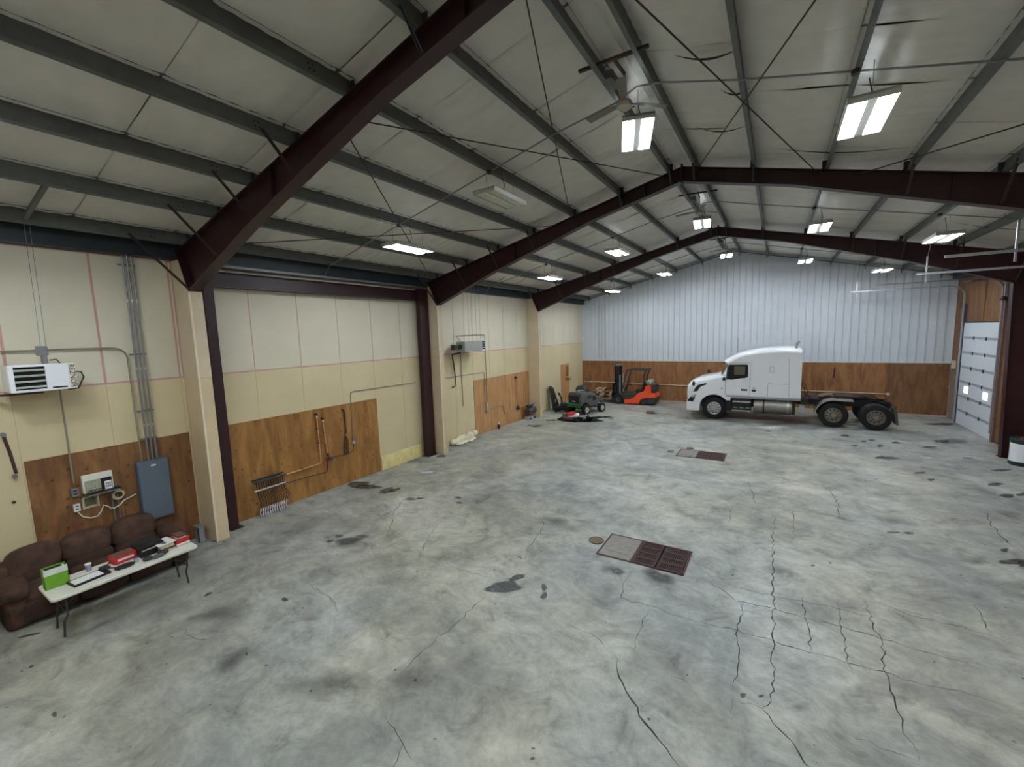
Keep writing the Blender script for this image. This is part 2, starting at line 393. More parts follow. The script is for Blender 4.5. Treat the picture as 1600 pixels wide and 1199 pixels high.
for n_, x in enumerate((1.15, 1.35, 1.6)):
    MB().box(x, x+.02, YE-.045, YE-.025, 2.6, 6.0).build('pipe_strap', m_ltgrey, wf)
gtrim = MB()
for s_ in (0, 1):
    f_ = (lambda x: x) if not s_ else (lambda x: W-x)
    gtrim.beam((f_(0), YE-.03, zr(0)-.2), (f_(HR), YE-.03, zr(HR)-.2), .05, .03)
struct(gtrim.build('trim_7', mat('grey_trim', (96, 98, 100), .5), smooth=False))

# right wall: plywood around the sectional door
Y0, Y1, HD = 21.62, 25.15, 4.23
for y0, y1, z0, z1 in ((25.3, YE, 2.44, 6.3), (Y0, 23.4, HD+.02, 6.3), (23.4, 25.3, HD+.02, 6.3), (20.3, Y0, 0, 6.3), (17.9, 20.3, 0, 6.3)):
    MB().box(W, W+.02, y0+.003, y1-.003, z0, z1).build('plywood_sheet', m_ply5, wr, smooth=False)
for y0, y1, m in ((25.3, 25.75, m_ltgrey), (25.75, YE-.03, mat('jamb_tan', (130, 112, 100), .6))):
    MB().box(W, W+.02, y0, y1, 0, 2.44).build('lower_sheet', m, wr, smooth=False)
for i in range(8):
    y0 = YB+i*2.66; MB().box(W, W+.02, y0+.003, min(17.88, y0+2.657), 0, 6.3).build('plywood_sheet', m_ply2, wr, smooth=False)
MB().box(W-.03, W, 23.36, 23.42, HD+.1, 5.9).build('batten', m_ply2, wr, smooth=False)
d = struct(MB().box(W-.005, W+.019, Y0, Y1, 0, HD).build('door_1', m_door, smooth=False))
sec = HD/7
for i in range(7):
    z0, z1 = i*sec+.012, (i+1)*sec-.012
    b = MB()
    if i == 2:
        wy = [(22.15, 22.65), (24.05, 24.55)]; za, zb = z0+.15, z1-.13
        b.box(W-.045, W-.005, Y0, Y1, z0, za); b.box(W-.045, W-.005, Y0, Y1, zb, z1)
        for ya, yb in ((Y0, wy[0][0]), (wy[0][1], wy[1][0]), (wy[1][1], Y1)): b.box(W-.045, W-.005, ya, yb, za, zb)
        pnl = b.build('door_section', m_door, d, smooth=False)
        for ya, yb in wy:
            MB().box(W-.03, W-.015, ya, yb, za, zb).build('window_pane', m_day, pnl, smooth=False)
            fr = MB()
            fr.box(W-.055, W-.04, ya-.03, yb+.03, za-.03, za); fr.box(W-.055, W-.04, ya-.03, yb+.03, zb, zb+.03)
            fr.box(W-.055, W-.04, ya-.03, ya, za, zb); fr.box(W-.055, W-.04, yb, yb+.03, za, zb)
            fr.build('window_frame', m_white, pnl, smooth=False)
    else:
        pnl = b.box(W-.045, W-.005, Y0, Y1, z0, z1).build('door_section', m_door, d, smooth=False, bevel=.008)
    if i:
        MB().box(W-.052, W-.04, Y0, Y1, z0-.055, z0+.035).build('rail', mat('rail_grey', (150, 152, 158), .45), pnl, smooth=False)
        for yy in (22.75, 23.95): MB().box(W-.075, W-.045, yy-.03, yy+.03, z0-.08, z0+.05).build('hinge', m_black, pnl, smooth=False)
struct(MB().box(W-.06, W, Y1, Y1+.13, 0, 5.0).build('trim_8', m_bluej, smooth=False))
struct(MB().box(W-.07, W, Y0-.18, Y0-.02, 0, 5.6).build('trim_9', m_jamb, smooth=False))
struct(MB().box(W-.06, W, 20.1, 20.3, 0, 6.0).build('trim_10', m_jamb, smooth=False))
MB().box(W-.04, W, Y0, Y1, HD-.01, HD+.05).build('header', m_black, d)

def arc_track(y, xend, z=5.78, x0=W-.1, zb=.3, lower=True, r=.45):
    pts = [(x0, y, zb), (x0, y, z-r)] if lower else []
    for i in range(1, 8): t = pi/2*i/8; pts.append((x0-r+r*cos(t), y, z-r+r*sin(t)))
    pts.append((x0-r, y, z)); pts.append((xend, y, z)); return pts
def door_tracks(label, ya, yb, xa, xb, z, hang, thick=.05, near_only=False):
    T = thing('door_track', label, 'door track', (W-.1, (ya+yb)/2, z))
    for y, xe in ((ya, xa), (yb, xb)):
        ps = arc_track(y, xe, z); b = MB()
        for p_, q_ in zip(ps, ps[1:]): b.beam(p_, q_, thick, thick*.9, (0, 1, 0))
        b.build('rail', m_ltgrey, T)
    for (x, y, z0, z1) in hang:
        b = MB().beam((x, y, z0), (x, y, z1), .035, .035); b.build('hanger', m_ltgrey, T)
        MB().tube([(x, y, z1-.05), (x+.12, y+.25, ZT(x)-.02)], .008, 5).tube([(x, y, z1-.05), (x+.05, y-.25, ZT(x)-.02)], .008, 5).build('hanger_strap', m_grey, T)
    MB().cyl((W-.18, ya-.05, z+.12), (W-.18, yb+.05, z+.12), .02, 8).build('torsion_shaft', m_grey, T)
    sp = MB()
    for k_ in (0, 1): sp.cyl((W-.18, (ya+yb)/2-.7+k_*.8, z+.12), (W-.18, (ya+yb)/2-.1+k_*.8, z+.12), .05, 10)
    sp.build('torsion_spring', m_black, T)
    return T
door_tracks('steel track of the white sectional door, curving in under the roof before the far wall', Y0-.06, Y1+.06, 14.1, 13.7, 5.78, [(13.95, Y1+.06, 5.5, 6.25)])
door_tracks('second overhead door track, nearer the camera, with two bright hanging bars', 13.6, 17.9, 14.1, 14.5, 5.78, [(15.2, 13.6, 5.55, 6.4), (14.72, 17.9, 5.5, 6.3)], .06)
tag(MB().box(14.95, W-.05, 10.2, 10.26, 5.66, 5.74).build('overhead_rail', m_ltgrey), 'short bright end of a third overhead rail at the right edge', 'rail')
# alarm-like lamp on the jamb and control box
b = thing('wall_lamp', 'small dark conical lamp fixed above the right jamb of the white door', 'lamp', (W-.1, 21.4, 5.0))
MB().lathe((W-.14, 21.35, 4.98), 'z', [(.0, .14), (.03, .14), (.13, 0), (.125, 0), (0, .09)], 14).build('shade', m_rust, b)
MB().box(W-.14, W-.07, 21.32, 21.38, 5.1, 5.5).build('bracket', m_ltgrey, b)
b = thing('control_box', 'small white switch box at the left jamb of the white door', 'switch', (W-.05, 25.9, 2.3))
MB().box(W-.12, W-.001, 25.85, 26.05, 2.25, 2.6).build('box', m_beige, b, bevel=.01)
MB().box(W-.13, W-.12, 25.9, 26.0, 2.4, 2.5).build('button_plate', m_grey, b)

# ------------------------------------------------------------------ steel frames
ZLP = [(.6, 5.43), (3.0, 6.33), (6.5, 7.44), (HR, 7.98)]
def ZL(x):
    x = min(x, W-x)
    for (a, za), (b, zb) in zip(ZLP, ZLP[1:]):
        if x <= b: return za+(zb-za)*(x-a)/(b-a)
    return ZLP[-1][1]
ZL_ = ZL       # bottom flange
def make_frame(y, label, k):
    T = thing('roof_girder', label, 'girder', (0, y, 0))
    for s_, nm in ((0, 'left'), (1, 'right')):
        fx = (lambda x: x) if s_ == 0 else (lambda x: W-x)
        kx = .64; x1 = HR
        web = [(fx(.27), ZT(.27)), (fx(kx), ZL(kx)), (fx(3.0), ZL(3.0)), (fx(6.5), ZL(6.5)), (fx(x1), ZL(x1)), (fx(x1), ZT(x1))]
        MB().prism(web, 'y', y-.006, y+.006).build('rafter_web', m_maroon, T, smooth=False)
        b = MB()
        b.beam((fx(.25), y, ZT(.25)-.008), (fx(x1), y, ZT(x1)-.008), .2, .016)
        b.build('top_flange', m_maroon, T, smooth=False)
        b = MB()
        for xa, xb in ((kx-.02, 3.0), (3.0, 6.5), (6.5, x1)): b.beam((fx(xa), y, ZL(xa)), (fx(xb), y, ZL(xb)), .22, .018)
        b.build('bottom_flange', m_maroon, T, smooth=False)
        MB().beam((fx(.255), y, ZT(.25)), (fx(kx), y, ZL(kx)-.02), .24, .03, (1, 0, 0)).build('knee_plate', m_maroon, T, smooth=False)
        if s_ == 1:
            cw = MB(); cw.prism([(W-.5, .02), (W-.03, .02), (W-.03, 6.1), (fx(.27), 6.22), (W-.5-.12, 5.42)], 'y', y-.006, y+.006)
            cw.build('column_web', m_maroon, T, smooth=False)
            MB().beam((W-.5, y, 0.02), (W-.62, y, 5.42), .25, .02, (1, 0, 0)).build('column_flange', m_maroon, T, smooth=False)
            MB().box(W-.05, W-.03, y-.12, y+.12, .02, 6.1).build('column_flange', m_maroon, T, smooth=False)
            MB().box(W-.55, W-.02, y-.14, y+.14, 0, .02).build('base_plate', m_maroon, T, smooth=False)
        for i, x in enumerate(PUR[:7]):
            # purlin cleat and diagonal brace from the purlin to the bottom flange
            MB().box(fx(x)-.05, fx(x)+.05, y-.012, y+.012, ZT(x)-.005, ZT(x)+.2).build('cleat', m_navy, T, smooth=False)
            if i in (4,): continue
            dd = (ZT(x)-ZL(x))+.08
            for sd in ((-1, 1) if i < 4 and s_ == 0 else (-1,)):
                MB().beam((fx(x), y+sd*dd*.95, ZT(x)+.06), (fx(x)+.01, y+sd*.09, ZL(x)+.03), .045, .012, (1, 0, 0)).beam((fx(x)+.02, y+sd*dd*.95, ZT(x)+.06), (fx(x)+.03, y+sd*.09, ZL(x)+.03), .008, .04, (1, 0, 0)).build('flange_brace', m_navy if x > 5 else m_rust, T, smooth=False)
        for x in (.9, 3.9, 7.9):
            if x < 1: continue
            MB().box(fx(x)-.005, fx(x)+.005, y-.09, y+.09, ZL(x)+.01, ZT(x)-.02).build('web_stiffener', m_maroon, T, smooth=False)
    MB().box(HR-.02, HR+.02, y-.11, y+.11, ZL(HR)-.04, ZT(HR)+.06).build('ridge_plate', m_maroon, T, smooth=False)
    return T
FY = [4.21, 11.77, 19.32]
make_frame(FY[0], 'nearest dark maroon steel roof frame crossing the upper left', 0)
make_frame(FY[1], 'middle dark maroon steel roof frame, second from the camera', 1)
make_frame(FY[2], 'farthest dark maroon steel roof frame before the white metal wall', 2)

# portal brace in the second bay
T = thing('wind_portal', 'dark maroon portal of two posts and a beam against the left wall', 'frame', (.15, 8, 0))
def ibeam(b, p, q, dpt, wd, upv):
    p, q = Vector(p), Vector(q); u_ = Vector(upv)
    b.beam(p, q, .01, dpt, upv); b.beam(p+u_*dpt/2, q+u_*dpt/2, wd, .015, upv); b.beam(p-u_*dpt/2, q-u_*dpt/2, wd, .015, upv); return b
ibeam(MB(), (.17, 4.7, 5.76), (.17, 11.15, 5.76), .33, .2, (0, 0, 1)).build('beam', m_maroon, T, smooth=False)
for ya in (4.52, 11.35):
    b = MB(); b.box(.12, .3, ya-.01 if ya < 8 else ya-.2, ya+.19 if ya < 8 else ya+.22, .0, 6.0)
    b.build('post', m_maroon, T, smooth=False)
    MB().box(.06, .38, ya-.02 if ya < 8 else ya-.26, ya+.25 if ya < 8 else ya+.25, 0, .015).build('base_plate', m_maroon, T, smooth=False)

# ------------------------------------------------------------------ purlins
ordn = ['first', 'second', 'third', 'fourth', 'fifth', 'sixth', 'seventh']
for i, x in enumerate(PUR):
    left = i < 7; s_ = 1 if left else -1
    sl = .239*s_; nrm = Vector((-sl, 0, 1)).normalized(); tn = Vector((1, 0, sl)).normalized()*s_   # tn points upslope
    o0 = Vector((x, 0, ZT(x)+.002)); h = .25; t = .004; f_ = .07
    prof = [Vector((0, 0)), Vector((-f_, 0)), Vector((-f_, .02)), Vector((-f_+t, .02)), Vector((-f_+t, t)), Vector((0, t)),
            Vector((0, h)), Vector((f_, h)), Vector((f_, h-.02)), Vector((f_-t, h-.02)), Vector((f_-t, h-t)), Vector((t, h-t)), Vector((t, 0))]
    pts = [o0+tn*p[0]+nrm*p[1] for p in prof]
    b = MB().prism([(p.x, p.z) for p in pts], 'y', YB, YE-.03)
    if left: lab = '%s grey roof purlin from the left wall eave' % ordn[i]
    else: lab = '%s grey roof purlin right of the roof ridge' % ordn[i-7]
    if i == 6: lab = 'grey roof purlin just left of the ridge, carrying the ceiling fans'
    o = tag(b.build('purlin', m_galv, smooth=False), lab, 'purlin')
    bb = MB()
    for fy in FY:
        for dy in (-.62, -.56, .56, .62):
            for dh in (.07, .14):
                c = o0+nrm*dh; sgn = 1 if left else -1
                q = Vector((c.x, fy+dy, c.z)); bb.cyl(q+tn*.012, q-tn*.012, .012, 6)
    bo = bb.build('bolt_row', m_black, o); bo['kind'] = 'stuff'
    MB().beam((x, YE-.03, ZT(x)+.1), (x+.1*s_*0, YE-.2, ZT(x)-.12), .05, .02, (1, 0, 0)).build('end_clip', m_black, o)
# bracing rods in the second bay
def zrod(x): return ZT(x)-.1
for (xa, xb, lab) in ((5.55, .45, 'thin bracing rod from the nearest frame down to the left end of the middle frame'), (.8, 5.5, 'thin bracing rod rising from the left eave at the nearest frame to the middle frame'),
                      (5.6, 8.5, 'thin bracing rod left of the ridge running up to the middle frame peak'), (8.55, 5.8, 'thin bracing rod from the ridge at the nearest frame down left past the fan'),
                      (9.1, 11.6, 'thin bracing rod running down right from the ridge toward the middle frame'), (11.7, 9.1, 'thin bracing rod crossing up to the ridge right of the fan'),
                      (16.8, 12.2, 'thin bracing rod at upper right beside the right roof edge'), (12.0, 16.8, 'thin bracing rod on the right slope running down to the right eave')):
    tag(MB().tube([(xa, FY[0]+.02, zrod(xa)), (xb, FY[1]-.02, zrod(xb))], .011, 6).build('bracing_rod', m_rust), lab, 'rod')
# conduits hung under the purlins across each bay
for y, lab in ((7.5, 'thin conduit crossing under the purlins in the bay with the unlit lamp'), (15.1, 'thin conduit crossing under the purlins between the middle and far frames'), (22.7, 'thin conduit crossing under the purlins next to the far white wall')):
    pts = [(.3, y, 6.1)]+[(x, y, ZT(x)-.02) for x in PUR if x < 8.3]+[(8.5, y, ZT(8.5)-.1), (8.9, y-.15, ZT(8.8)-.1), (9.2, y-.1, ZT(9.2)-.02)]+[(x, y, ZT(x)-.02) for x in PUR if x > 9.5]
    o = thing('conduit', lab, 'conduit', (.3, y, 6.1)); MB().tube(pts, .013, 6).build('pipe', m_grey, o)
    for x in (3.25, 5.9, 11.7, 14.3): MB().cyl((x, y, ZT(x)-.06), (x, y, ZT(x)), .05, 10).build('junction_box', m_rust, o)

# ------------------------------------------------------------------ lamps
L = thing('high_bay_lamp', '', 'lamp', (0, 0, 0), 'hanging fluorescent lamps', local=True)
b = MB(); hw, hl = .26, .62
b.box(-.135, .135, -hl, hl, .05, .08); b.box(-hw, -.155, -hl, hl, .05, .08); b.box(.155, hw, -hl, hl, .05, .08); b.box(-hw, hw, -.03, .03, .05, .08); b.box(-hw, hw, -hl, -hl+.06, .05, .08); b.box(-hw, hw, hl-.06, hl, .05, .08); b.box(-.05, .05, -hl, hl, .0, .05)
for sx in (-1, 1):
    b.box(sx*hw, sx*(hw-.012), -hl, hl, -.01, .06)
    for ex in (-1, 1): b.box(sx*.05, sx*hw, ex*hl, ex*(hl-.012), -.01, .06)
b.build('housing', m_refl, L, smooth=False)
MB().box(-.12, .12, -.3, .3, .08, .13).build('ballast_cover', m_refl, L, bevel=.01)
for sx in (-1, 1):
    for q in range(2):
        cx = sx*(.105+q*.075)
        MB().cyl((cx, -hl+.03, .012), (cx, hl-.03, .012), .024, 8).build('tube', m_tube, L)
    MB().box(sx*.062, sx*.135, -hl+.02, hl-.02, .038, .042).box(sx*.155, sx*.245, -hl+.02, hl-.02, .038, .042).build('reflector', mat('bright_reflector', (240, 240, 236), .3, metal=.3), L)
for ey in (-.5, .5): MB().tube([(0, ey, .08), (0, ey, .5)], .005, 5).build('chain', m_grey, L)
MB().tube([(.05, 0, .1), (.07, .05, .3), (.02, .02, .52)], .008, 5).build('cord', m_black, L)
LX = [3.24, 5.95, 8.74, 11.86, 14.46]; LZ = [6.47, 7.12, 7.72, 7.1, 6.44]; LY = [(.45, 'behind the camera bay'), (7.9, ''), (15.45, ''), (23.0, '')]
side = ['leftmost, near the left wall', 'second from the left', 'hung at the ridge', 'second from the right', 'rightmost']
rows = ['in the row above the camera', 'in the nearest row', 'in the middle row', 'in the far row by the white wall']
first = True
for r_, (yy, _) in enumerate(LY):
    for i in range(5):
        if r_ == 1 and i == 4 and False: continue
        lab = 'lit fluorescent lamp %s, %s' % (rows[r_], side[i]); sw = None
        rz = .31 if (i == 2 and r_ == 1) else (.12 if i == 2 else 0)
        yo = .12 if i == 2 else 0
        if r_ == 1 and i == 1:
            lab = 'unlit white fluorescent lamp hanging between the nearest and middle frames'; sw = {'tube': m_lens}
        if r_ == 1 and i == 3: lab = 'large lit fluorescent lamp at upper right, nearest the camera'
        if first: L.location = (LX[i], yy, LZ[i]); L['label'] = lab; first = False
        else: clone(L, (LX[i], yy-.1*(r_ == 1)+yo, LZ[i]), rz, lab, sw)

# ------------------------------------------------------------------ ceiling fans
Fn = thing('ceiling_fan', 'cream ceiling fan nearest the camera, above the ridge lamp', 'fan', (0, 0, 0), 'ceiling fans along the ridge', local=True)
MB().lathe((0, 0, 0), 'z', [(0, -.09), (.07, -.085), (.115, -.05), (.12, 0), (.1, .04), (.04, .07), (.03, .1), (0, .1)], 20).build('motor', mat('fan_cream', (176, 170, 158), .4), Fn)
MB().cyl((0, 0, .08), (0, 0, .42), .013, 8).build('downrod', mat('fan_pink', (150, 132, 124), .5), Fn)
for k_ in range(3):
    t = 2*pi*k_/3+.75; c_, s_ = cos(t), sin(t)
    P = lambda r, q, z: (r*c_-q*s_, r*s_+q*c_, z)
    MB().add([P(.1, -.03, .0), P(.3, -.06, .01), P(.72, -.075, .0), P(.72, .075, .02), P(.3, .06, .03), P(.1, .03, .02),
              P(.1, -.03, .006), P(.3, -.06, .016), P(.72, -.075, .006), P(.72, .075, .026), P(.3, .06, .036), P(.1, .03, .026)],
             [(0, 1, 4, 5), (1, 2, 3, 4), (6, 11, 10, 7), (7, 10, 9, 8), (0, 6, 7, 1), (1, 7, 8, 2), (2, 8, 9, 3), (3, 9, 10, 4), (4, 10, 11, 5), (5, 11, 6, 0)]).build('blade', mat('fan_blade', (120, 112, 104), .5), Fn, smooth=False)
MB().beam((-.55, -.5, .42), (.5, -.5, .42), .05, .04).beam((-.02, -.5, .44), (0, 0, .44), .04, .03).build('mounting_bar', m_rust, Fn)
MB().box(-.2, -.1, -.28, .1, .3, .42).build('control_box', m_galv, Fn)
Fn.location = (8.78, 7.08, ZT(8.7)-.42)
clone(Fn, (8.78, 14.6, ZT(8.7)-.42), .1, 'cream ceiling fan in the middle bay, between the middle and far frames')
clone(Fn, (8.78, 22.2, ZT(8.7)-.42), -.1, 'cream ceiling fan farthest away, by the white metal wall')

# ------------------------------------------------------------------ floor details: drains, stains, cracks
def crack(pts, wd=.006, rough=.03):
    P = [pt(u, v, 'z', .0) for u, v in pts]; Q = [P[0]]
    for a, b in zip(P, P[1:]):
        n = max(2, int((b-a).length/.09)); nr = Vector((-(b-a).y, (b-a).x, 0)).normalized()
        for i in range(1, n): Q.append(a.lerp(b, i/n)+nr*random.uniform(-rough, rough))
        Q.append(b)
    vs_ = []; n = len(Q)
    for i, q in enumerate(Q):
        t = (Q[min(i+1, n-1)]-Q[max(i-1, 0)]).normalized(); nr = Vector((-t.y, t.x, 0))
        ww = wd*random.uniform(.35, 1.25)*(min(1, .15+4*min(i, n-1-i)/n))
        vs_ += [(q+nr*ww+Vector((0, 0, .0012))), (q-nr*ww+Vector((0, 0, .0012)))]
    MB().add(vs_, [(2*i, 2*i+1, 2*i+3, 2*i+2) for i in range(n-1)]).build('crack', m_crack, fl, smooth=False)
A = lambda *l: [(800+a/2, 700+b/2) for a, b in l]
B = lambda *l: [(400+a/3.2, 700+b/3.2) for a, b in l]
D_ = lambda *l: [(a/2.2857, 830+b/2.2857) for a, b in l]
for pts, wd in ((A((320,645),(345,735),(375,790),(415,860),(460,915),(525,998)), .013), (A((780,815),(840,885),(900,960),(940,1010)), .011),
    (A((385,370),(345,430),(340,470),(430,495),(530,530),(700,570),(820,605),(930,640),(1100,685),(1250,730),(1400,760),(1600,825)), .007),
    (A((550,400),(620,420),(700,480),(810,500),(880,520),(1010,555),(1160,600),(1320,645),(1500,690)), .007), (A((600,400),(720,440),(820,465),(960,490),(1110,525),(1260,560)), .005),
    (A((795,185),(825,220),(812,280),(818,380),(815,480),(820,560),(812,640),(820,760),(800,805),(780,815),(690,785),(680,835)), .009),
    (A((725,475),(722,520),(705,570),(710,640),(690,760)), .007), (A((910,465),(915,530),(935,600),(930,640)), .008), (A((1015,480),(1030,560),(1050,650),(1065,710)), .006),
    (A((1105,475),(1130,570),(1155,600),(1165,680),(1195,780),(1220,870),(1275,980)), .008), (A((1445,490),(1480,550),(1500,580)), .007),
    (A((1485,195),(1495,240),(1545,290),(1595,330)), .009), (A((100,215),(90,265),(50,310),(40,350)), .008), (A((0,258),(70,270),(150,272)), .007),
    (A((735,105),(755,150),(758,175)), .008), (A((990,120),(1020,180),(1022,222),(1100,232)), .008), (A((875,185),(880,240),(885,280)), .006), (A((685,185),(680,235)), .005),
    (A((1130,480),(1220,515),(1350,550),(1480,580),(1600,625)), .006), (A((165,545),(260,590),(325,650)), .004), (A((430,500),(400,570),(370,650)), .004),
    (A((-200,215),(-250,260),(-300,360)), .005), (A((480,700),(560,740)), .004), (A((1040,890),(1190,950),(1280,985)), .004), (A((1380,160),(1480,190)), .004),
    (B((820,225),(740,260),(690,320),(670,400),(640,455)), .008), (B((1150,740),(1090,790),(1000,880),(915,955)), .006), (B((930,560),(1020,610),(1180,650)), .004),
    (B((270,690),(380,760),(440,830)), .003), (D_((1600,350),(1500,440),(1420,520)), .005), (D_((1360,650),(1420,730),(1490,830)), .004), (D_((1440,760),(1400,850)), .005),
    (D_((640,340),(690,380),(760,400)), .003), (D_((1070,170),(1180,240),(1230,310)), .003)):
    crack(pts, wd)
m_st = stain_mat('oil_stain', (60, 56, 50), .62); m_st2 = stain_mat('water_stain', (70, 70, 74), .42, .4, 3); m_st3 = stain_mat('white_spill', (226, 228, 226), .75, .6, 9); m_st4 = stain_mat('dark_oil', (22, 20, 20), .92, .15)
def fade(o, vals):
    a = o.data.attributes.new('fade', 'FLOAT', 'POINT'); a.data.foreach_set('value', vals[:len(o.data.vertices)]+[0.]*max(0, len(o.data.vertices)-len(vals))); return o
def stain(u, v, ru, rv, m=None, ang=0, n=22, nm='oil_stain', irr=.3, h=.0008, inner=.8):
    ph = [random.uniform(0, 6.3) for _ in range(4)]; vs_ = [tuple(pt(u, v, 'z', 0)[:2])+(h,)]; fv = [1.0]
    for q, f_ in ((inner*.6, 1.), (inner, .9), (1., 0.)):
        for i in range(n):
            t = 2*pi*i/n; k_ = q*(1+irr*(.5*sin(2*t+ph[0])+.35*sin(3*t+ph[1])+.3*sin(5*t+ph[2])))
            a, b = ru*cos(t)*k_, rv*sin(t)*k_; p_ = pt(u+a*cos(ang)-b*sin(ang), v+a*sin(ang)+b*cos(ang), 'z', 0)
            vs_.append((p_.x, p_.y, h)); fv.append(f_)
    fs = [(0, 1+i, 1+(i+1) % n) for i in range(n)]+[(1+j*n+i, 1+(j+1)*n+i, 1+(j+1)*n+(i+1) % n, 1+j*n+(i+1) % n) for j in range(2) for i in range(n)]
    me = bpy.data.meshes.new(nm); me.from_pydata(vs_, [], fs); me.materials.append(m or m_st)
    o = bpy.data.objects.new(nm, me); C.objects.link(o); o.parent = fl
    fade(o, fv)
for s_ in ((575,761,20,4), (604,767,15,4,None,-.3), (642,780,8,3), (656,779,6,2), (617,766,9,3,None,-.3), (670,711,6,2), (690,713,10,2.2), (560,757,22,4.5,None,-.1), (715,778,6,2.5), (718,786,5,2),
           (1400,692,8,2), (1375,697,6,2), (1362,688,7,1.5), (1470,663,22,2.6), (1490,690,26,4,m_st2), (1472,690,16,2.5), (1375,715,8,3), (1390,716,16,2.5), (1452,699,12,1.5), (1565,735,16,2), (1555,757,15,2.5), (1574,775,14,3), (1597,773,10,3), (1438,739,10,2), (1420,833,9,3), (1395,832,10,2.5), (1512,716,9,1.2),
           (1016,645,10,2.5), (1022,646,6,1.5), (955,655,4,1), (857,657,5,1.3), (839,666,11,1.3,None,-.1), (827,665,3,1), (945,652,16,1.5), (1200,674,7,1), (1320,681,8,1.6), (1335,697,7,1), (1350,690,6,1.5), (1570,860,8,3), (1581,878,22,5), (1600,882,12,5), (1455,750,6,2),
           (445,937,6,3,None,.3), (325,929,8,2,None,-.4), (1161,1087,6,4), (1189,1088,5,2.5), (1270,884,4,1.5), (1297,880,3,1.5), (812,871,4,1.5,None,.5), (85,1117,6,4,None,-.8), (49,1042,6,2,None,-.5), (385,1022,2.5,2.5), (46,993,24,1.6,None,-.22), (337,846,8,1.5), (350,847,4,1.2), (680,1155,2,1.5), (832,1186,4,3), (833,1170,3,2)): stain(*s_)
for s_ in ((790,918,26,11,m_st2), (806,903,16,4,m_st2,-.2), (850,926,5,9,m_st2), (545,850,36,9,m_st2,-.15), (515,840,14,4,m_st2), (800,905,12,3,m_st2), (1025,900,34,14,m_st2,.3), (1225,895,44,10,m_st2,.3), (870,815,30,10,m_st2,.2), (1525,876,26,8,m_st2), (360,1035,38,12,m_st2,-.5), (340,960,60,10,m_st2,-.25), (500,1070,60,28,m_st2,-.3), (640,1060,40,24,m_st2,-.3), (950,890,20,9,m_st2), (1250,1105,22,9,m_st2)): stain(*s_[:5], ang=s_[5] if len(s_) > 5 else 0, nm='water_stain', h=.0004, inner=.25)
m_st5 = stain_mat('grey_stain', (88, 88, 92), .8, .45, 12)
for s_ in ((787,918,27,10,0), (808,903,15,4,-.25), (850,918,5,5,.2), (850,932,5,6,.2), (530,838,9,3,0), (515,846,8,3,0), (545,845,26,7,-.1), (566,838,12,3,0), (1030,902,26,10,.35), (965,893,16,6,.2)): stain(*s_[:4], m=m_st5, ang=s_[4], nm='grey_stain', h=.0007, inner=.85 if s_[0] in (787, 808, 850) else .4)
for s_ in ((1100,654,60,4,m_st2),(1240,660,70,5,m_st2),(640,720,40,8,m_st2)): stain(*s_[:5], nm='water_stain', h=.0005, inner=.3)
for s_ in ((1205,668,40,3.5), (668,738,26,3,), (1450,716,14,1.6), (1360,750,14,2)): stain(*s_[:4], m=m_st3, nm='white_spill', irr=.5, h=.0006, inner=.4)
for s_ in ((915,656,28,4.5), (905,657,24,4.5), (866,657,7,1.2), (938,652,16,1.4)): stain(*s_[:4], m=m_st4, nm='oil_puddle', h=.001, n=30)
# scattered small flecks on the floor, joined
fk = MB()
for i in range(420):
    x, y = random.uniform(1, W-1), random.uniform(.5, YE-1); r_ = random.uniform(.006, .022)
    n = 6; a0 = random.random()*6
    fk.add([(x+r_*cos(a0+2*pi*j/n)*random.uniform(.6, 1.3), y+r_*sin(a0+2*pi*j/n)*random.uniform(.6, 1.3), .0015) for j in range(n)], [tuple(range(n))])
fk = fk.build('floor_fleck', m_st, fl, smooth=False); fk['kind'] = 'stuff'; fade(fk, [1.]*len(fk.data.vertices))

def drain(lab, x0, x1, y0, y1, xs):
    T = thing('floor_drain', lab, 'drain', ((x0+x1)/2, (y0+y1)/2, 0))
    MB().box(x0, xs-.01, y0, y1, .001, .01).build('cover_plate', m_plate, T, smooth=False)
    b = MB().box(x0+.12, xs-.12, y0+.2, y1-.2, .01, .016); b.build('lift_plate', m_plate, T)
    MB().box(xs, x1, y0, y1, .001, .003).build('pit_shade_sheet', m_dark, T, smooth=False)  # flat black sheet on the uncut floor, painting the shade below the grate
    g = MB()
    for a in (x0-.03, xs-.015, x1): g.box(a, a+.035, y0-.03, y1+.03, .0, .014)
    for a in (y0-.035, y1): g.box(x0-.03, x1+.035, a, a+.035, .0, .014)
    g.build('frame', m_grate, T, smooth=False)
    cx = (xs+x1)/2
    for a, b_ in ((xs+.03, cx-.02), (cx+.02, x1-.01)):
        g = MB(); ny = 4; sy = (y1-y0)/ny
        for j in range(ny+1): g.box(a, b_, y0+j*sy-.022, y0+j*sy+.022, .004, .022)
        g.box(a, a+.03, y0, y1, .004, .022); g.box(b_-.03, b_, y0, y1, .004, .022)
        nb = 13
        for j in range(nb): xx = a+(b_-a)*(j+.5)/nb; g.box(xx-.007, xx+.007, y0, y1, .004, .018)
        g.build('grate', m_grate, T, smooth=False)
drain('near floor drain with rusty iron grate and grey cover plate', 8.1, 9.66, 7.58, 8.46, 8.74)
drain('far floor drain with rusty iron grate in front of the forklift', 8.14, 9.58, 15.1, 15.98, 8.74)
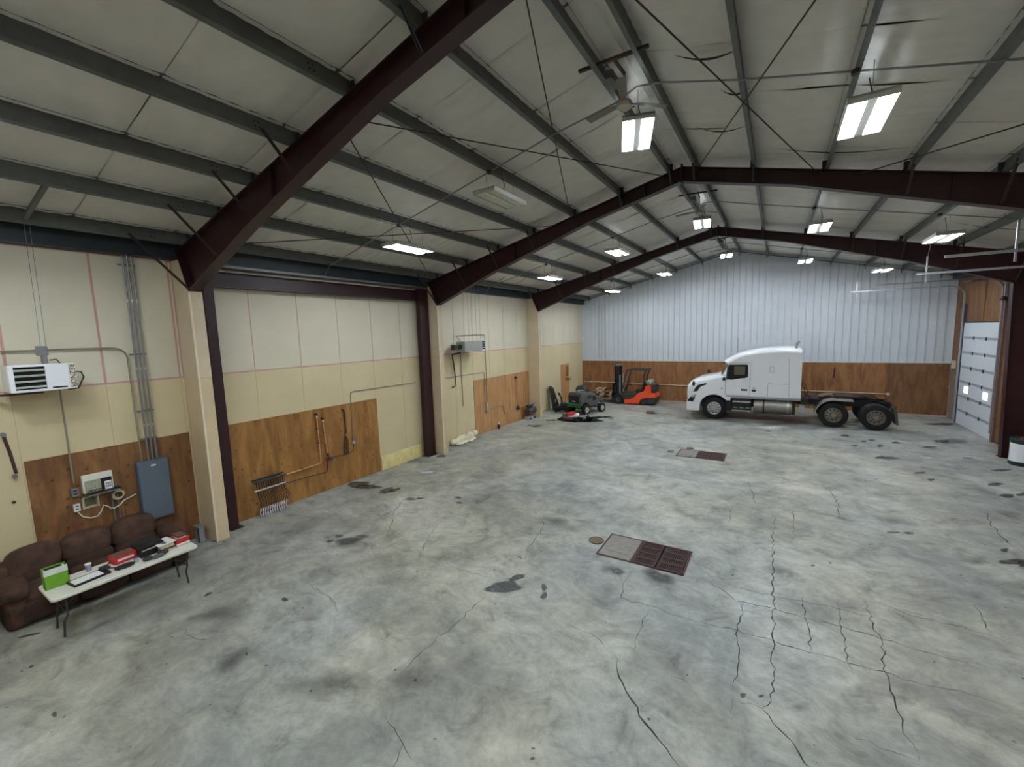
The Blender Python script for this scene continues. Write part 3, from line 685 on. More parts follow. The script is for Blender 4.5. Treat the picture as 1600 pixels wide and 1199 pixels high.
for u, v, r_, lab in ((932, 845, .15, 'round brass cleanout cover beside the near floor drain'), (1048, 706, .11, 'small round cleanout cover left of the far drain'), (1078, 701, .12, 'small round cleanout cover above the far drain')):
    p_ = pt(u, v, 'z', 0)
    T = thing('cleanout_cover', lab, 'cover', (p_.x, p_.y, 0))
    MB().cyl((p_.x, p_.y, 0), (p_.x, p_.y, .008), r_, 22).build('disc', mat('brass_dull', (104, 88, 60), .5, metal=.4, var=.2), T)
    MB().ring((p_.x, p_.y, .006), r_, .008, 'z').build('rim', m_grate, T)

# ------------------------------------------------------------------ wall services, first bay
def tubeobj(pts, r, m, nm, lab, cat, n=8):
    return tag(MB().tube(pts, r, n).build(nm, m), lab, cat)
def bend(a, c, b, r=.12, n=5):
    a, b, c = Vector(a), Vector(b), Vector(c); p0 = c+(a-c).normalized()*r; p1 = c+(b-c).normalized()*r
    return [p0*(1-t)**2+c*2*t*(1-t)+p1*t*t for t in [i/n for i in range(n+1)]]
T = thing('electrical_panel', 'blue-grey electrical panel on the plywood behind the sofa', 'panel', (.1, 3.3, .72))
MB().box(.016, .16, 3.04, 3.56, .76, 2.0).build('cabinet', m_panel, T, bevel=.006)
MB().box(.16, .175, 3.055, 3.545, .78, 1.98).build('door', m_panel, T, bevel=.004)
MB().box(.175, .18, 3.26, 3.34, 1.88, 1.91).build('name_plate', m_paper, T)
MB().box(.175, .19, 3.5, 3.525, 1.3, 1.38).build('latch', m_grey, T)
T = thing('conduit_bundle', 'bundle of steel conduits rising from the electrical panel to the eave', 'conduit', (.05, 3.3, 2.0))
for i, yy in enumerate((3.27, 3.34, 3.41)):
    MB().tube([(.07, yy, 2.0), (.07, yy, 6.12)], .017, 8).build('conduit', m_grey, T)
    for zz in (5.2, 3.85, 2.7): MB().cyl((.07, yy, zz), (.07, yy, zz+.05), .023, 8).build('coupling', m_ltgrey, T)
for zz in (5.9, 4.15, 3.0, 2.42): MB().box(.0, .055, 3.2, 3.46, zz, zz+.03).build('strap', m_grey, T)
tubeobj([(.06, .2, 4.31), (.06, 2.9, 4.31)]+bend((.06, 2.9, 4.31), (.06, 3.14, 4.29), (.06, 3.16, 4), .2)+[(.06, 3.16, 2.0)], .015, mat('conduit_tan', (134, 126, 108), .5), 'conduit', 'tan conduit running from the near wall heater over and down to the electrical panel', 'conduit')
tubeobj([(.05, 2.16, 3.9), (.05, 2.15, 1.85)], .014, mat('conduit_tan', (134, 126, 108)), 'conduit', 'thin conduit dropping from the near heater to the small outlet boxes', 'conduit')
# heater 1
def text_obj(s, size, loc, rot, m, parent, nm='lettering'):
    cu = bpy.data.curves.new(nm, 'FONT'); cu.body = s; cu.size = size; cu.extrude = .002; cu.align_x = 'CENTER'; cu.align_y = 'CENTER'
    o = bpy.data.objects.new(nm, cu); C.objects.link(o); dg = bpy.context.evaluated_depsgraph_get()
    me = bpy.data.meshes.new_from_object(o.evaluated_get(dg)); bpy.data.objects.remove(o)
    me.materials.append(m); o = bpy.data.objects.new(nm, me); C.objects.link(o)
    o.location = loc; o.rotation_euler = rot; o.parent = parent
    if parent.type == 'EMPTY': o.matrix_parent_inverse = Matrix.Translation(-parent.location)
    return o
T = thing('unit_heater', 'white wall-hung unit heater with open louvres, high above the sofa', 'heater', (.6, 1.9, 3.6))
x1 = .62; b = MB(); ya, yb, za, zb = 1.5, 2.27, 3.64, 4.08; la, lb = ya+.06, ya+.41
b.box(.1, x1-.06, ya, yb, za, zb)
b.box(x1-.06, x1, ya, la, za, zb); b.box(x1-.06, x1, lb, yb-.0, za, zb); b.box(x1-.06, x1, la, lb, za, za+.035); b.box(x1-.06, x1, la, lb, zb-.035, zb)
b.build('cabinet', m_white, T, smooth=False, bevel=.004)
MB().box(x1-.061, x1-.055, la, lb, za+.035, zb-.035).build('opening', m_dark, T)
for i in range(4):
    z = za+.075+i*.092; MB().beam((x1-.02, la, z), (x1-.02, lb, z), .014, .03, (.6, 0, 1)).build('louvre', m_refl, T, smooth=False)
MB().box(x1, x1+.004, yb-.09, yb-.0, za+.01, zb-.01).build('label_strip', mat('strip_cream', (222, 216, 200), .5), T)
text_obj('REZNOR', .098, (x1+.006, yb-.045, (za+zb)/2), (pi/2, pi/2, pi/2), m_black, T)
MB().box(x1, x1+.004, yb-.3, yb-.12, za+.03, za+.055).build('rating_plate', m_black, T)
MB().box(x1-.2, x1-.1, 1.87, 2.0, zb+.14, zb+.3).build('junction_box', m_grey, T, bevel=.01)
MB().cyl((x1-.15, 1.95, zb), (x1-.15, 1.95, zb+.14), .04, 10).build('conduit_elbow', m_grey, T)
MB().tube([(x1-.12, 2.0, zb+.06), (x1-.1, 2.08, zb+.07), (x1-.1, 2.12, zb)], .01, 6).tube([(x1-.1, yb, zb-.15), (x1-.1, yb+.09, zb-.17), (x1-.08, yb+.11, zb-.26), (x1-.1, yb+.03, za-.01), (x1-.12, yb-.1, za-.02)], .013, 6).build('cable', m_rust, T)
for yy in (1.91, 1.97): MB().tube([(x1-.04, yy, zb+.3), (x1-.04, yy+.03, 6.38)], .004, 5).build('hanging_chain', m_grey, T)
MB().beam((.05, 1.2, za-.05), (.55, 1.85, za-.03), .1, .03).build('support_arm', m_rust, T)
tag(MB().beam((.6, 1.95, 6.42), (1.9, 2.0, 6.75), .06, .05).build('hanger_channel', m_galv), 'short steel channel bridging the first two purlins above the near heater', 'channel')
# black pipe at the far left, outlet boxes, shelf
T = thing('pipe_stub', 'short black pipe bracket on the cream wall left of the plywood', 'pipe', (.06, 1.45, 2.5))
MB().tube([(.06, 1.42, 2.92), (.07, 1.46, 2.6), (.07, 1.49, 2.25)], .022, 8).build('pipe', m_rust, T)
MB().cyl((0, 1.47, 2.2), (.1, 1.47, 2.2), .03, 8).cyl((0, 1.42, 2.93), (.1, 1.42, 2.93), .035, 8).build('fitting', m_grey, T)
tag(MB().cyl((-.002, 1.62-.2, 1.75), (.006, 1.42, 1.75), .025, 10).build('knot_plug', m_rust), 'small dark round plug in the cream wall at far left', 'plug')
T = thing('wall_shelf', 'small black wall shelf holding white electronics behind the sofa', 'shelf', (.1, 2.47, 1.6))
MB().box(.016, .22, 2.24, 2.76, 1.6, 1.615).build('board', m_black, T); MB().box(.21, .22, 2.3, 2.74, 1.585, 1.6).build('edge_rail', m_ltgrey, T)
for yy in (2.36, 2.6): MB().beam((.02, yy, 1.48), (.15, yy, 1.6), .015, .02).build('bracket', m_grey, T)
T = thing('control_board', 'white electronics enclosure with exposed board standing on the wall shelf', 'electronics', (.06, 2.4, 1.62))
MB().box(.02, .1, 2.25, 2.68, 1.62, 1.96).build('backplate', m_whitep, T, bevel=.008)
MB().box(.1, .115, 2.28, 2.5, 1.65, 1.85).build('circuit_board', mat('board', (156, 158, 140), .5, var=.3, scale=40), T)
MB().box(.1, .105, 2.5, 2.66, 1.63, 1.85).build('black_cover', m_black, T); MB().box(.105, .11, 2.55, 2.65, 1.62, 1.78).build('printed_card', m_paper, T)
for i in range(2):
    for j in range(3): MB().box(.11, .112, 2.565+.027*j, 2.585+.027*j, 1.66+.05*i, 1.695+.05*i).build('print', m_grey, bpy.data.objects['printed_card'])
tube_ = MB()
for i in range(5): tube_.tube([(.12, 2.3+i*.05, 1.64), (.15, 2.33+i*.05, 1.68), (.13, 2.36+i*.04, 1.66)], .006, 5)
tube_.build('wiring', m_rust, T)
for (y0, y1, z0, z1, lab, m) in ((2.1, 2.2, 1.6, 1.76, 'square grey outlet box below the thin conduit', m_grey), (2.1, 2.19, 1.32, 1.46, 'white outlet box just above the white cord', m_paper)):
    T = thing('outlet_box', lab, 'outlet', (.05, (y0+y1)/2, z0)); MB().box(.016, .07, y0, y1, z0, z1).build('box', m, T, bevel=.006)
    for zz in (.3, .65): MB().box(.07, .074, y0+.025, y1-.025, z0+(z1-z0)*zz, z0+(z1-z0)*zz+.02).build('socket', m_black, T)
T = thing('wooden_tray', 'small open wood-framed box hung below the wall shelf', 'box', (.05, 2.4, 1.2))
b = MB(); y0, y1, z0, z1 = 2.22, 2.45, 1.32, 1.56
b.box(.016, .07, y0, y0+.02, z0, z1).box(.016, .07, y1-.02, y1, z0, z1).box(.016, .07, y0, y1, z1-.02, z1).box(.016, .03, y0, y1, z0, z1); b.build('frame', m_beige, T)
MB().box(.03, .05, y0+.04, y1-.04, z0+.05, z1-.05).build('block', mat('murky', (90, 86, 64), .6, var=.3, scale=30), T)
ps = [(.06, 2.15, 1.3), (.07, 2.2, 1.2), (.08, 2.3, 1.14), (.08, 2.4, 1.14), (.08, 2.46, 1.22), (.08, 2.5, 1.32), (.08, 2.56, 1.27), (.09, 2.6, 1.2), (.08, 2.57, 1.26), (.08, 2.64, 1.2), (.07, 2.74, 1.24), (.06, 2.8, 1.3), (.05, 3.0, 1.36)]
tubeobj(ps, .011, m_whitep, 'white_cord', 'white cord drooping across the plywood from the outlet to the electrical panel', 'cord', 6)
b = MB(); b.ring((.07, 2.73, 1.45), .085, .012, 'x').ring((.085, 2.74, 1.46), .075, .01, 'x').ring((.095, 2.72, 1.44), .08, .01, 'x')
tag(b.build('cable_coil', m_beige), 'coiled pale cable hung on the plywood above the sofa', 'cable')
b = MB().tube([(.04, 2.64, 1.62), (.04, 2.65, .7)], .013, 6); T = thing('wall_pipes', 'pair of thin pipes rising behind the sofa under the cable coil', 'pipe', (.04, 2.7, .7)); b.build('pipe', m_grey, T)
MB().tube([(.04, 2.72, 1.7), (.04, 2.73, .7)], .013, 6).build('pipe', m_grey, T)

# ------------------------------------------------------------------ sofa
def cushion(cx, cy, cz, rx, ry, rz, e=.5, nm='cushion', m=None, parent=None, n=20, mm=12, tilt=0):
    b = MB().ball((0, 0, 0), (rx, ry, rz), n, mm, e)
    co, si = cos(tilt), sin(tilt)
    b.v = [(cx+x*co+z*si, cy+y+.012*sin(9*z+3*x+cx), cz-x*si+z*co+.014*sin(7*y+cy*5)*cos(6*x)) for x, y, z in b.v]
    return b.build(nm, m or m_brown, parent)
T = thing('sofa', 'brown suede three-seat reclining sofa against the left wall', 'sofa', (.7, 2.15, 0))
MB().box(.2, 1.05, 1.25, 3.15, .04, .3).build('base', m_brownd, T, bevel=.04)
for i in range(3):
    cy = 1.47+i*.66
    cushion(.36, cy, .78, .19, .34, .26, .62, 'backrest', m_brown, T, tilt=-.2)
    cushion(.46, cy, .50, .16, .325, .17, .6, 'lumbar_cushion', m_brownd, T, tilt=-.12)
    cushion(.78, cy, .40, .36, .325, .13, .5, 'seat_cushion', m_brown, T)
    cushion(1.1, cy, .24, .09, .32, .18, .5, 'footrest', m_brownd, T)
cushion(.70, 1.12, .56, .5, .19, .14, .6, 'armrest', m_brown, T); cushion(.72, 1.13, .27, .44, .13, .27, .35, 'arm_side', m_brown, T)
cushion(.70, 3.28, .56, .5, .17, .13, .6, 'armrest', m_brown, T); cushion(.72, 3.27, .27, .44, .12, .27, .35, 'arm_side', m_brownd, T)
cushion(.30, 1.1, .66, .2, .18, .22, .7, 'backrest_corner', m_brown, T)

# ------------------------------------------------------------------ folding table and its load
T = thing('folding_table', 'long white plastic folding table in front of the brown sofa', 'table', (1.88, 2.22, 0))
X0, X1, TY0, TY1 = 1.5, 2.26, 1.31, 3.15
def rrect(x0, x1, y0, y1, r, n=5):
    out = []
    for cx, cy, a in ((x1-r, y1-r, 0), (x0+r, y1-r, 90), (x0+r, y0+r, 180), (x1-r, y0+r, 270)):
        for i in range(n+1): t = math.radians(a+90*i/n); out.append((cx+r*cos(t), cy+r*sin(t)))
    return out
MB().prism(rrect(X0, X1, TY0, TY1, .07), 'z', .70, .742).build('tabletop', m_whitep, T, bevel=.008)
b = MB()
for xx in (X0+.1, X1-.1): b.box(xx-.012, xx+.012, TY0+.1, TY1-.1, .675, .70)
b.build('side_rail', m_char, T)
for s_, yy in ((1, TY0+.16), (-1, TY1-.16)):
    for xx, xo in ((X0+.12, X0+.02), (X1-.12, X1-.25)):
        xf = X0+.1 if xx < 1.9 else X1-.27
        MB().tube([(xx, yy, .69), (xx, yy, .4), (xf-.0, yy-.02*s_, .25), (xf-.0, yy-.04*s_, .012)], .014, 8).build('leg', m_char, T)
    MB().tube([(X0+.12, yy, .42), (X1-.12, yy, .42)], .012, 6).build('cross_bar', m_char, T)
    MB().tube([((X0+X1)/2, yy, .42), ((X0+X1)/2, yy+.35*s_, .68)], .009, 6).build('brace', m_char, T)
TZ = .743
T = thing('file_box', 'tall green and white cardboard box standing open at the near end of the table', 'box', (1.7, 1.47, TZ))
fx0, fx1, fy0, fy1 = 1.68, 1.82, 1.34, 1.60
b = MB(); hgt = .31
b.box(fx0, fx0+.006, fy0, fy1, TZ, TZ+hgt).box(fx1-.006, fx1, fy0, fy1, TZ, TZ+hgt*.68).box(fx0, fx1, fy0, fy0+.006, TZ, TZ+hgt*.95).box(fx0, fx1, fy1-.006, fy1, TZ, TZ+hgt*.95).box(fx0, fx1, fy0, fy1, TZ, TZ+.006)
b.build('carton', m_lime, T, smooth=False)
MB().box(fx1, fx1+.002, fy0, fy1, TZ+hgt*.68, TZ+hgt*.88).box(fx1-.006, fx1, fy0, fy1, TZ+hgt*.68, TZ+hgt*.98).build('white_band', mat('white_card', (226, 232, 222), .5), T, smooth=False)
MB().box(fx0+.02, fx1-.02, fy0+.015, fy1-.02, TZ+.02, TZ+hgt*.93).build('papers', m_paper, T)
MB().box(fx0+.03, fx1-.05, fy0+.03, fy1-.05, TZ+hgt*.93, TZ+hgt*.96).build('dark_folder', m_black, T)
T = thing('clipboard', 'black clipboard tray with white sheets lying near the green box', 'clipboard', (1.95, 1.8, TZ))
def rbox(cx, cy, lx, ly, z0, z1, a, b=None):
    b = b or MB(); c_, s_ = cos(a), sin(a); k_ = [(cx+x*c_-y*s_, cy+x*s_+y*c_) for x, y in ((-lx/2, -ly/2), (lx/2, -ly/2), (lx/2, ly/2), (-lx/2, ly/2))]
    return b.prism(k_, 'z', z0, z1)
rbox(1.94, 1.79, .26, .44, TZ, TZ+.03, .12).build('tray', m_black, T); rbox(1.95, 1.76, .2, .34, TZ+.03, TZ+.036, .12).build('sheets', m_paper, T)
rbox(1.83, 2.0, .14, .1, TZ+.03, TZ+.055, .12).build('clip', m_char, T)
MB().tube([(1.8, 2.0, TZ+.03), (1.7, 2.06, TZ+.02), (1.6, 2.12, TZ+.01), (1.52, 2.2, TZ+.01)], .008, 6).build('cord', m_black, T)
T = thing('paper_cup', 'pale lidded paper cup standing behind the clipboard', 'cup', (1.62, 1.86, TZ))
MB().cyl((1.62, 1.86, TZ), (1.62, 1.86, TZ+.11), .03, 16, .04).build('cup', mat('cup_lilac', (150, 148, 176), .5), T); MB().cyl((1.62, 1.86, TZ+.11), (1.62, 1.86, TZ+.125), .043, 16, .04).build('lid', m_paper, T)
T = thing('red_box', 'red carton with brown lid in the middle of the table, beside the black case', 'box', (1.66, 2.3, TZ))
rbox(1.68, 2.27, .24, .3, TZ, TZ+.12, .1).build('carton', m_red, T, bevel=.004); rbox(1.67, 2.26, .2, .25, TZ+.12, TZ+.13, .1).build('top_flap', m_brownc, T); rbox(1.8, 2.28, .004, .22, TZ+.05, TZ+.085, .1).build('stripe', m_paper, T)
T = thing('black_pouch', 'flat round black pouch on the table edge in front of the red box', 'pouch', (2.0, 2.2, TZ))
MB().ball((2.0, 2.2, TZ+.02), (.09, .13, .022), 16, 8, .8).build('pouch', m_black, T); MB().tube([(1.95, 2.12, TZ+.02), (1.85, 2.05, TZ+.015), (1.8, 2.0, TZ+.012)], .008, 6).build('strap', m_black, T)
T = thing('plastic_jar', 'small clear pale jar beside the black pouch', 'jar', (1.98, 2.38, TZ))
MB().cyl((1.97, 2.36, TZ), (1.97, 2.36, TZ+.08), .032, 14).build('jar', mat('jar_pale', (170, 176, 190), .2), T); MB().cyl((1.97, 2.36, TZ+.08), (1.97, 2.36, TZ+.095), .03, 14).build('lid', m_char, T)
T = thing('black_case', 'open black case stack behind the jar, wedge on top', 'case', (1.7, 2.58, TZ))
rbox(1.76, 2.56, .3, .26, TZ, TZ+.1, .05).build('lower_case', m_black, T, bevel=.01); 
b = MB(); b.add([(1.55, 2.42, TZ+.13), (1.9, 2.44, TZ+.12), (1.88, 2.78, TZ+.14), (1.53, 2.76, TZ+.19), (1.55, 2.42, TZ+.17), (1.9, 2.44, TZ+.15), (1.88, 2.78, TZ+.17), (1.53, 2.76, TZ+.23)], [(0, 3, 2, 1), (4, 5, 6, 7), (0, 1, 5, 4), (1, 2, 6, 5), (2, 3, 7, 6), (3, 0, 4, 7)]); b.build('upper_case', m_black, T)
rbox(1.76, 2.57, .24, .22, TZ+.1, TZ+.122, .05).build('papers', m_paper, T)
T = thing('work_gloves', 'crumpled dark grey gloves on the front edge of the table', 'gloves', (2.1, 2.55, TZ))
for k_, (cx, cy, rx, ry) in enumerate(((2.08, 2.48, .06, .07), (2.12, 2.6, .05, .09), (2.05, 2.7, .06, .08))):
    MB().ball((cx, cy, TZ+.03), (rx, ry, .03), 12, 7, .8).build('glove', m_char if k_ != 1 else mat('g2', (92, 90, 92), .7), T)
T = thing('book_stack', 'stack of cream books with loose white papers on the table', 'books', (1.85, 2.78, TZ))
for i, (m, a) in enumerate(((m_cream, .05), (m_brownc, -.04), (m_cream, .08), (m_cream, .02))): rbox(1.88, 2.78, .24, .2, TZ+i*.032, TZ+i*.032+.03, a).build('book', m, T)
rbox(1.84, 2.78, .34, .27, TZ+.128, TZ+.136, .1).build('loose_papers', m_paper, T); rbox(1.9, 2.76, .14, .06, TZ+.136, TZ+.138, .1).build('printed_block', m_grey, T)
T = thing('manual_stack', 'stack of red and brown manuals at the far end of the table', 'books', (1.85, 3.03, TZ))
for i, (m, a, h) in enumerate(((m_cream, .05, .03), (m_paper, .03, .025), (m_red, -.02, .045), (m_red, .06, .035), (m_paper, .0, .015), (m_brownc, .1, .035))):
    z = TZ+sum((.03, .025, .045, .035, .015, .035)[:i]); rbox(1.86, 3.02, .27 if i < 4 else .22, .2 if i < 4 else .13, z, z+h-.002, a).build('manual', m, T)

# small things by the sofa / pilaster
T = thing('steel_offcut', 'short grey steel channel offcut standing beside the first pilaster', 'channel', (.2, 3.98, 0))
b = MB().box(.2, .36, 3.86, 3.875, 0, .36).box(.2, .215, 3.86, 3.98, 0, .36).box(.345, .36, 3.86, 3.98, 0, .36); b.build('channel', m_ltgrey, T); MB().box(.18, .4, 3.84, 4.0, .36, .372).build('cap', m_ltgrey, T); MB().box(.2, .42, 3.92, 4.04, 0, .012).build('foot', m_ltgrey, T)
T = thing('wood_crate', 'corner of a small pinkish wooden crate at the left edge beside the sofa', 'crate', (.75, .75, 0))
for z in (.05, .2, .34): MB().box(.6, 1.05, .72, .86, z, z+.07).build('slat', mat('pink_wood', (182, 138, 118), .7), T)
MB().box(.62, .68, .7, .9, 0, .42).build('post', m_black, T); MB().box(.97, 1.03, .7, .9, 0, .42).build('post', m_black, T)

# ------------------------------------------------------------------ second bay: manifold and copper pipes
T = thing('heating_manifold', 'floor-heating manifold with a fan of grey tubes low on the plywood', 'manifold', (.1, 5.6, 0))
MB().cyl((.09, 5.22, .86), (.09, 6.05, .86), .022, 10).build('supply_bar', m_char, T); MB().cyl((.13, 5.2, .66), (.13, 6.0, .66), .022, 10).build('return_bar', m_ltgrey, T)
MB().box(.016, .05, 5.2, 6.0, .9, .93).build('mount_strip', m_char, T)
for i in range(12):
    y = 5.28+i*.06
    MB().cyl((.09, y, .85), (.12, y, .66), .011, 6).build('valve', m_black, T)
    MB().tube([(.13, y, .64), (.14, y+.01, .52), (.14, y+.06+.006*i, .34), (.14, y+.03, .18), (.22, y-.02, .02)], .011, 6).build('hose', m_rust, T)
    MB().tube([(.14, y+.04, .2), (.17, y, .1), (.26, y-.04, .012)], .016, 6).build('hose_sleeve', m_ltgrey, T)
T = thing('copper_pipework', 'copper pipes running up the plywood from the manifold with two open tops', 'pipe', (.08, 7.1, .6))
MB().tube([(.08, 6.05, .84), (.08, 6.9, .86)]+bend((.08, 6.9, .86), (.08, 7.08, .87), (.08, 7.07, 1.1), .06)+[(.08, 7.06, 2.2)], .016, 8).build('pipe', m_copper, T)
MB().tube([(.08, 7.24, 2.05), (.08, 7.27, 1.5), (.08, 7.3, 1.1)], .016, 8).build('pipe', m_copper, T)
MB().tube([(.1, 6.0, .66), (.1, 6.12, .6), (.1, 6.2, .62), (.08, 7.1, .57)]+bend((.08, 7.1, .57), (.08, 7.26, .56), (.08, 7.26, .8), .08)+[(.08, 7.28, .9)], .012, 8).build('pipe', m_rust, T)
for y, z in ((7.06, 2.24), (7.24, 2.09)): MB().cyl((.08, y, z-.06), (.08, y, z), .028, 10).build('end_cap', mat('cap_pale', (216, 196, 176), .5), T); MB().cyl((.03, y, z+.03), (.1, y, z+.03), .035, 10).build('elbow', m_rust, T)
for y, z in ((7.06, 1.85), (7.06, 1.45), (7.27, 1.7), (7.28, 1.35), (6.5, .855)): MB().box(.016, .1, y-.02, y+.02, z, z+.015).build('pipe_clip', m_rust, T)
MB().ball((.1, 7.34, .95), (.05, .06, .05), 12, 8).ball((.1, 7.3, 1.06), (.035, .04, .04), 10, 6).cyl((.08, 7.25, .93), (.08, 7.5, .93), .025, 8).build('circulator_pump', mat('pump_red', (92, 40, 34), .5), T)
MB().cyl((.08, 7.48, .82), (.08, 7.48, .98), .018, 8).build('gauge', m_ltgrey, T)
tubeobj([(.05, 7.5, .95), (.05, 7.8, .9), (.05, 8.05, .88), (.05, 8.2, .98), (.05, 8.22, 1.15)], .009, m_rust, 'flex_cable', 'dark cable from the copper pump to the small round switch box', 'cable', 6)
T = thing('switch_box', 'small round grey box at the foot of the conduit on the plywood', 'switch', (.05, 8.22, 1.1)); MB().cyl((.016, 8.22, 1.2), (.08, 8.22, 1.2), .055, 14).build('box', m_ltgrey, T); MB().cyl((.05, 8.22, 1.25), (.05, 8.22, 1.3), .02, 8).build('connector', m_grey, T)
tubeobj([(.03, 8.23, 1.3), (.03, 8.25, 2.55)]+bend((.03, 8.25, 2.5), (.03, 8.26, 2.75), (.03, 8.6, 2.75), .1)+[(.03, 11.0, 2.73)], .011, m_grey, 'conduit', 'thin conduit from the round box turning right across the tan wall', 'conduit')
T = thing('black_pipe', 'short vertical black pipe on the plywood above a dark stain', 'pipe', (.06, 7.96, 1.7)); MB().tube([(.02, 7.93, 2.26), (.07, 7.95, 2.24), (.07, 7.96, 2.15), (.07, 7.97, 1.5)], .02, 8).build('pipe', m_black, T); MB().cyl((.07, 7.97, 1.46), (.07, 7.97, 1.53), .03, 8).build('coupling', m_grey, T)
WS = stain_mat('wood_stain', (60, 42, 18), .6, .6, 9); wso = MB().add([(.0165, 7.86, .9), (.0165, 8.06, .86), (.0165, 8.08, 1.3), (.0165, 7.99, 1.48), (.0165, 7.93, 1.45), (.0165, 7.88, 1.2)], [(0, 1, 2, 3, 4, 5)]).build('wood_stain', WS, wl, smooth=False); fade(wso, [1.]*6)

# ------------------------------------------------------------------ third bay
T = thing('unit_heater', 'grey unit heater on the left wall beyond the second pilaster, black grille facing away', 'heater', (.6, 13.7, 3.7))
MB().box(.3, .72, 13.05, 14.15, 3.72, 4.1).build('cabinet', mat('heater_grey', (150, 150, 146), .4), T, bevel=.01)
MB().box(.3, .74, 14.15, 14.35, 3.7, 4.12).build('front_frame', m_white, T, bevel=.01)
for i in range(4): MB().box(.735, .75, 14.16, 14.34, 3.75+i*.09, 3.82+i*.09).build('grille_slot', m_black, T)
MB().cyl((.5, 12.98, 3.9), (.5, 13.05, 3.9), .1, 12).cyl((.5, 12.75, 3.9), (.5, 12.98, 3.9), .05, 10).box(.4, .6, 12.6, 12.75, 3.8, 4.0).build('blower', m_char, T)
for yy in (13.2, 13.5, 13.75, 14.0, 14.25): MB().tube([(.6, yy, 4.1), (.6, yy, ZT(.6))], .004, 5).build('hanging_chain', m_grey, T)
T = thing('flue_pipe', 'dark flue pipe elbowing down the wall below the grey heater', 'pipe', (.1, 13.1, 3)); MB().tube([(.5, 13.0, 3.68), (.12, 13.0, 3.6)]+[(.08, 13.05, 3.5), (.08, 13.15, 2.9)], .03, 8).build('pipe', m_rust, T); MB().tube([(.08, 13.15, 2.95), (.08, 13.18, 2.35), (.03, 13.0, 2.3)], .022, 8).build('lower_pipe', m_black, T); MB().cyl((.08, 13.15, 2.92), (.08, 13.15, 2.98), .036, 8).build('coupling', m_ltgrey, T)
tubeobj([(.35, 13.3, 4.1), (.1, 13.3, 4.33), (.04, 13.35, 4.33), (.04, 15.0, 4.36)]+bend((.04, 15.0, 4.36), (.04, 15.35, 4.34), (.04, 15.35, 4), .12)+[(.04, 15.36, 1.05)], .012, m_grey, 'conduit', 'conduit looping over the grey heater and down the plywood to a round box', 'conduit')
tubeobj([(.03, 11.95, 2.7), (.03, 15.0, 2.72)]+bend((.03, 15.0, 2.72), (.03, 15.2, 2.7), (.03, 15.2, 2.5), .08)+[(.03, 15.22, 1.1)], .011, m_grey, 'conduit', 'horizontal conduit from the second pilaster turning down onto the plywood', 'conduit')
tubeobj([(.05, 13.6, 3.7), (.04, 13.62, 2.6), (.04, 13.64, 1.45)], .012, m_rust, 'hanging_cable', 'brown cable hanging down the cream wall under the grey heater', 'cable', 6)
T = thing('switch_box', 'round grey junction box on the third-bay plywood where conduits end', 'switch', (.05, 15.3, 1.0)); MB().cyl((.016, 15.3, 1.0), (.1, 15.3, 1.0), .09, 14).build('box', m_ltgrey, T); MB().cyl((.06, 15.3, 1.1), (.06, 15.3, 1.35), .03, 8).build('connector', m_whitep, T)
tubeobj([(.04, 15.4, 1.0), (.04, 16.6, 1.0), (.04, 16.65, .95), (.05, 16.7, .7), (.05, 16.9, .55), (.05, 17.1, .6)], .012, mat('conduit_tan', (134, 126, 108)), 'conduit', 'short horizontal conduit with drooping flex on the pale plywood', 'conduit')
T = thing('floor_stub', 'white and dark red pipe stub at the foot of the pale plywood', 'pipe', (.15, 16.05, 0)); MB().cyl((.15, 16.05, 0), (.15, 16.05, .22), .05, 10).build('sleeve', m_maroon, T); MB().cyl((.15, 16.05, .22), (.15, 16.05, .3), .045, 10).build('cap', m_paper, T)
T = thing('copper_riser', 'copper riser pipe with valve on the right half of the pale plywood', 'pipe', (.08, 17.9, .7)); MB().tube([(.08, 17.85, 2.25), (.08, 17.95, .75)], .022, 8).build('pipe', m_copper, T); MB().tube([(.08, 17.9, .65), (.08, 18.9, .7)], .02, 8).build('branch_pipe', m_copper, T); MB().ball((.1, 17.9, .68), (.08, .12, .1), 10, 7).build('valve', m_black, T); MB().cyl((.03, 17.8, 2.2), (.14, 17.8, 2.2), .06, 10).build('wall_elbow', m_rust, T)
T = thing('air_compressor', 'small dark air compressor on a pale base in front of the third pilaster', 'compressor', (.4, 18.75, 0))
MB().cyl((.35, 18.35, .42), (.35, 19.05, .42), .17, 16).build('tank', mat('tank_brown', (74, 58, 52), .4), T); MB().box(.2, .5, 18.3, 18.95, .0, .16).build('base', m_ltgrey, T, bevel=.02)
MB().box(.25, .45, 18.45, 18.75, .58, .74).build('motor', m_char, T, bevel=.02); MB().cyl((.4, 18.85, .58), (.4, 18.85, .8), .06, 10).build('cylinder_head', m_grey, T); MB().tube([(.45, 18.3, .74), (.45, 19.1, .8)], .015, 6).build('handle', m_grey, T)
for y in (18.42, 18.85): MB().box(.5, .515, y-.06, y+.06, .02, .13).build('label_patch', m_black, T)
# fourth bay: brass light on the small plywood
T = thing('wall_valve', 'brass valve and pipe on the narrow plywood strip near the far corner', 'valve', (.1, 23.7, 1.4)); MB().tube([(.06, 23.85, 2.3), (.06, 23.9, 1.5), (.06, 24.5, 1.45)], .02, 8).build('pipe', m_rust, T); MB().ball((.12, 23.8, 1.6), (.1, .12, .08), 10, 7).build('valve', mat('brass', (206, 160, 84), .35, metal=.5), T)
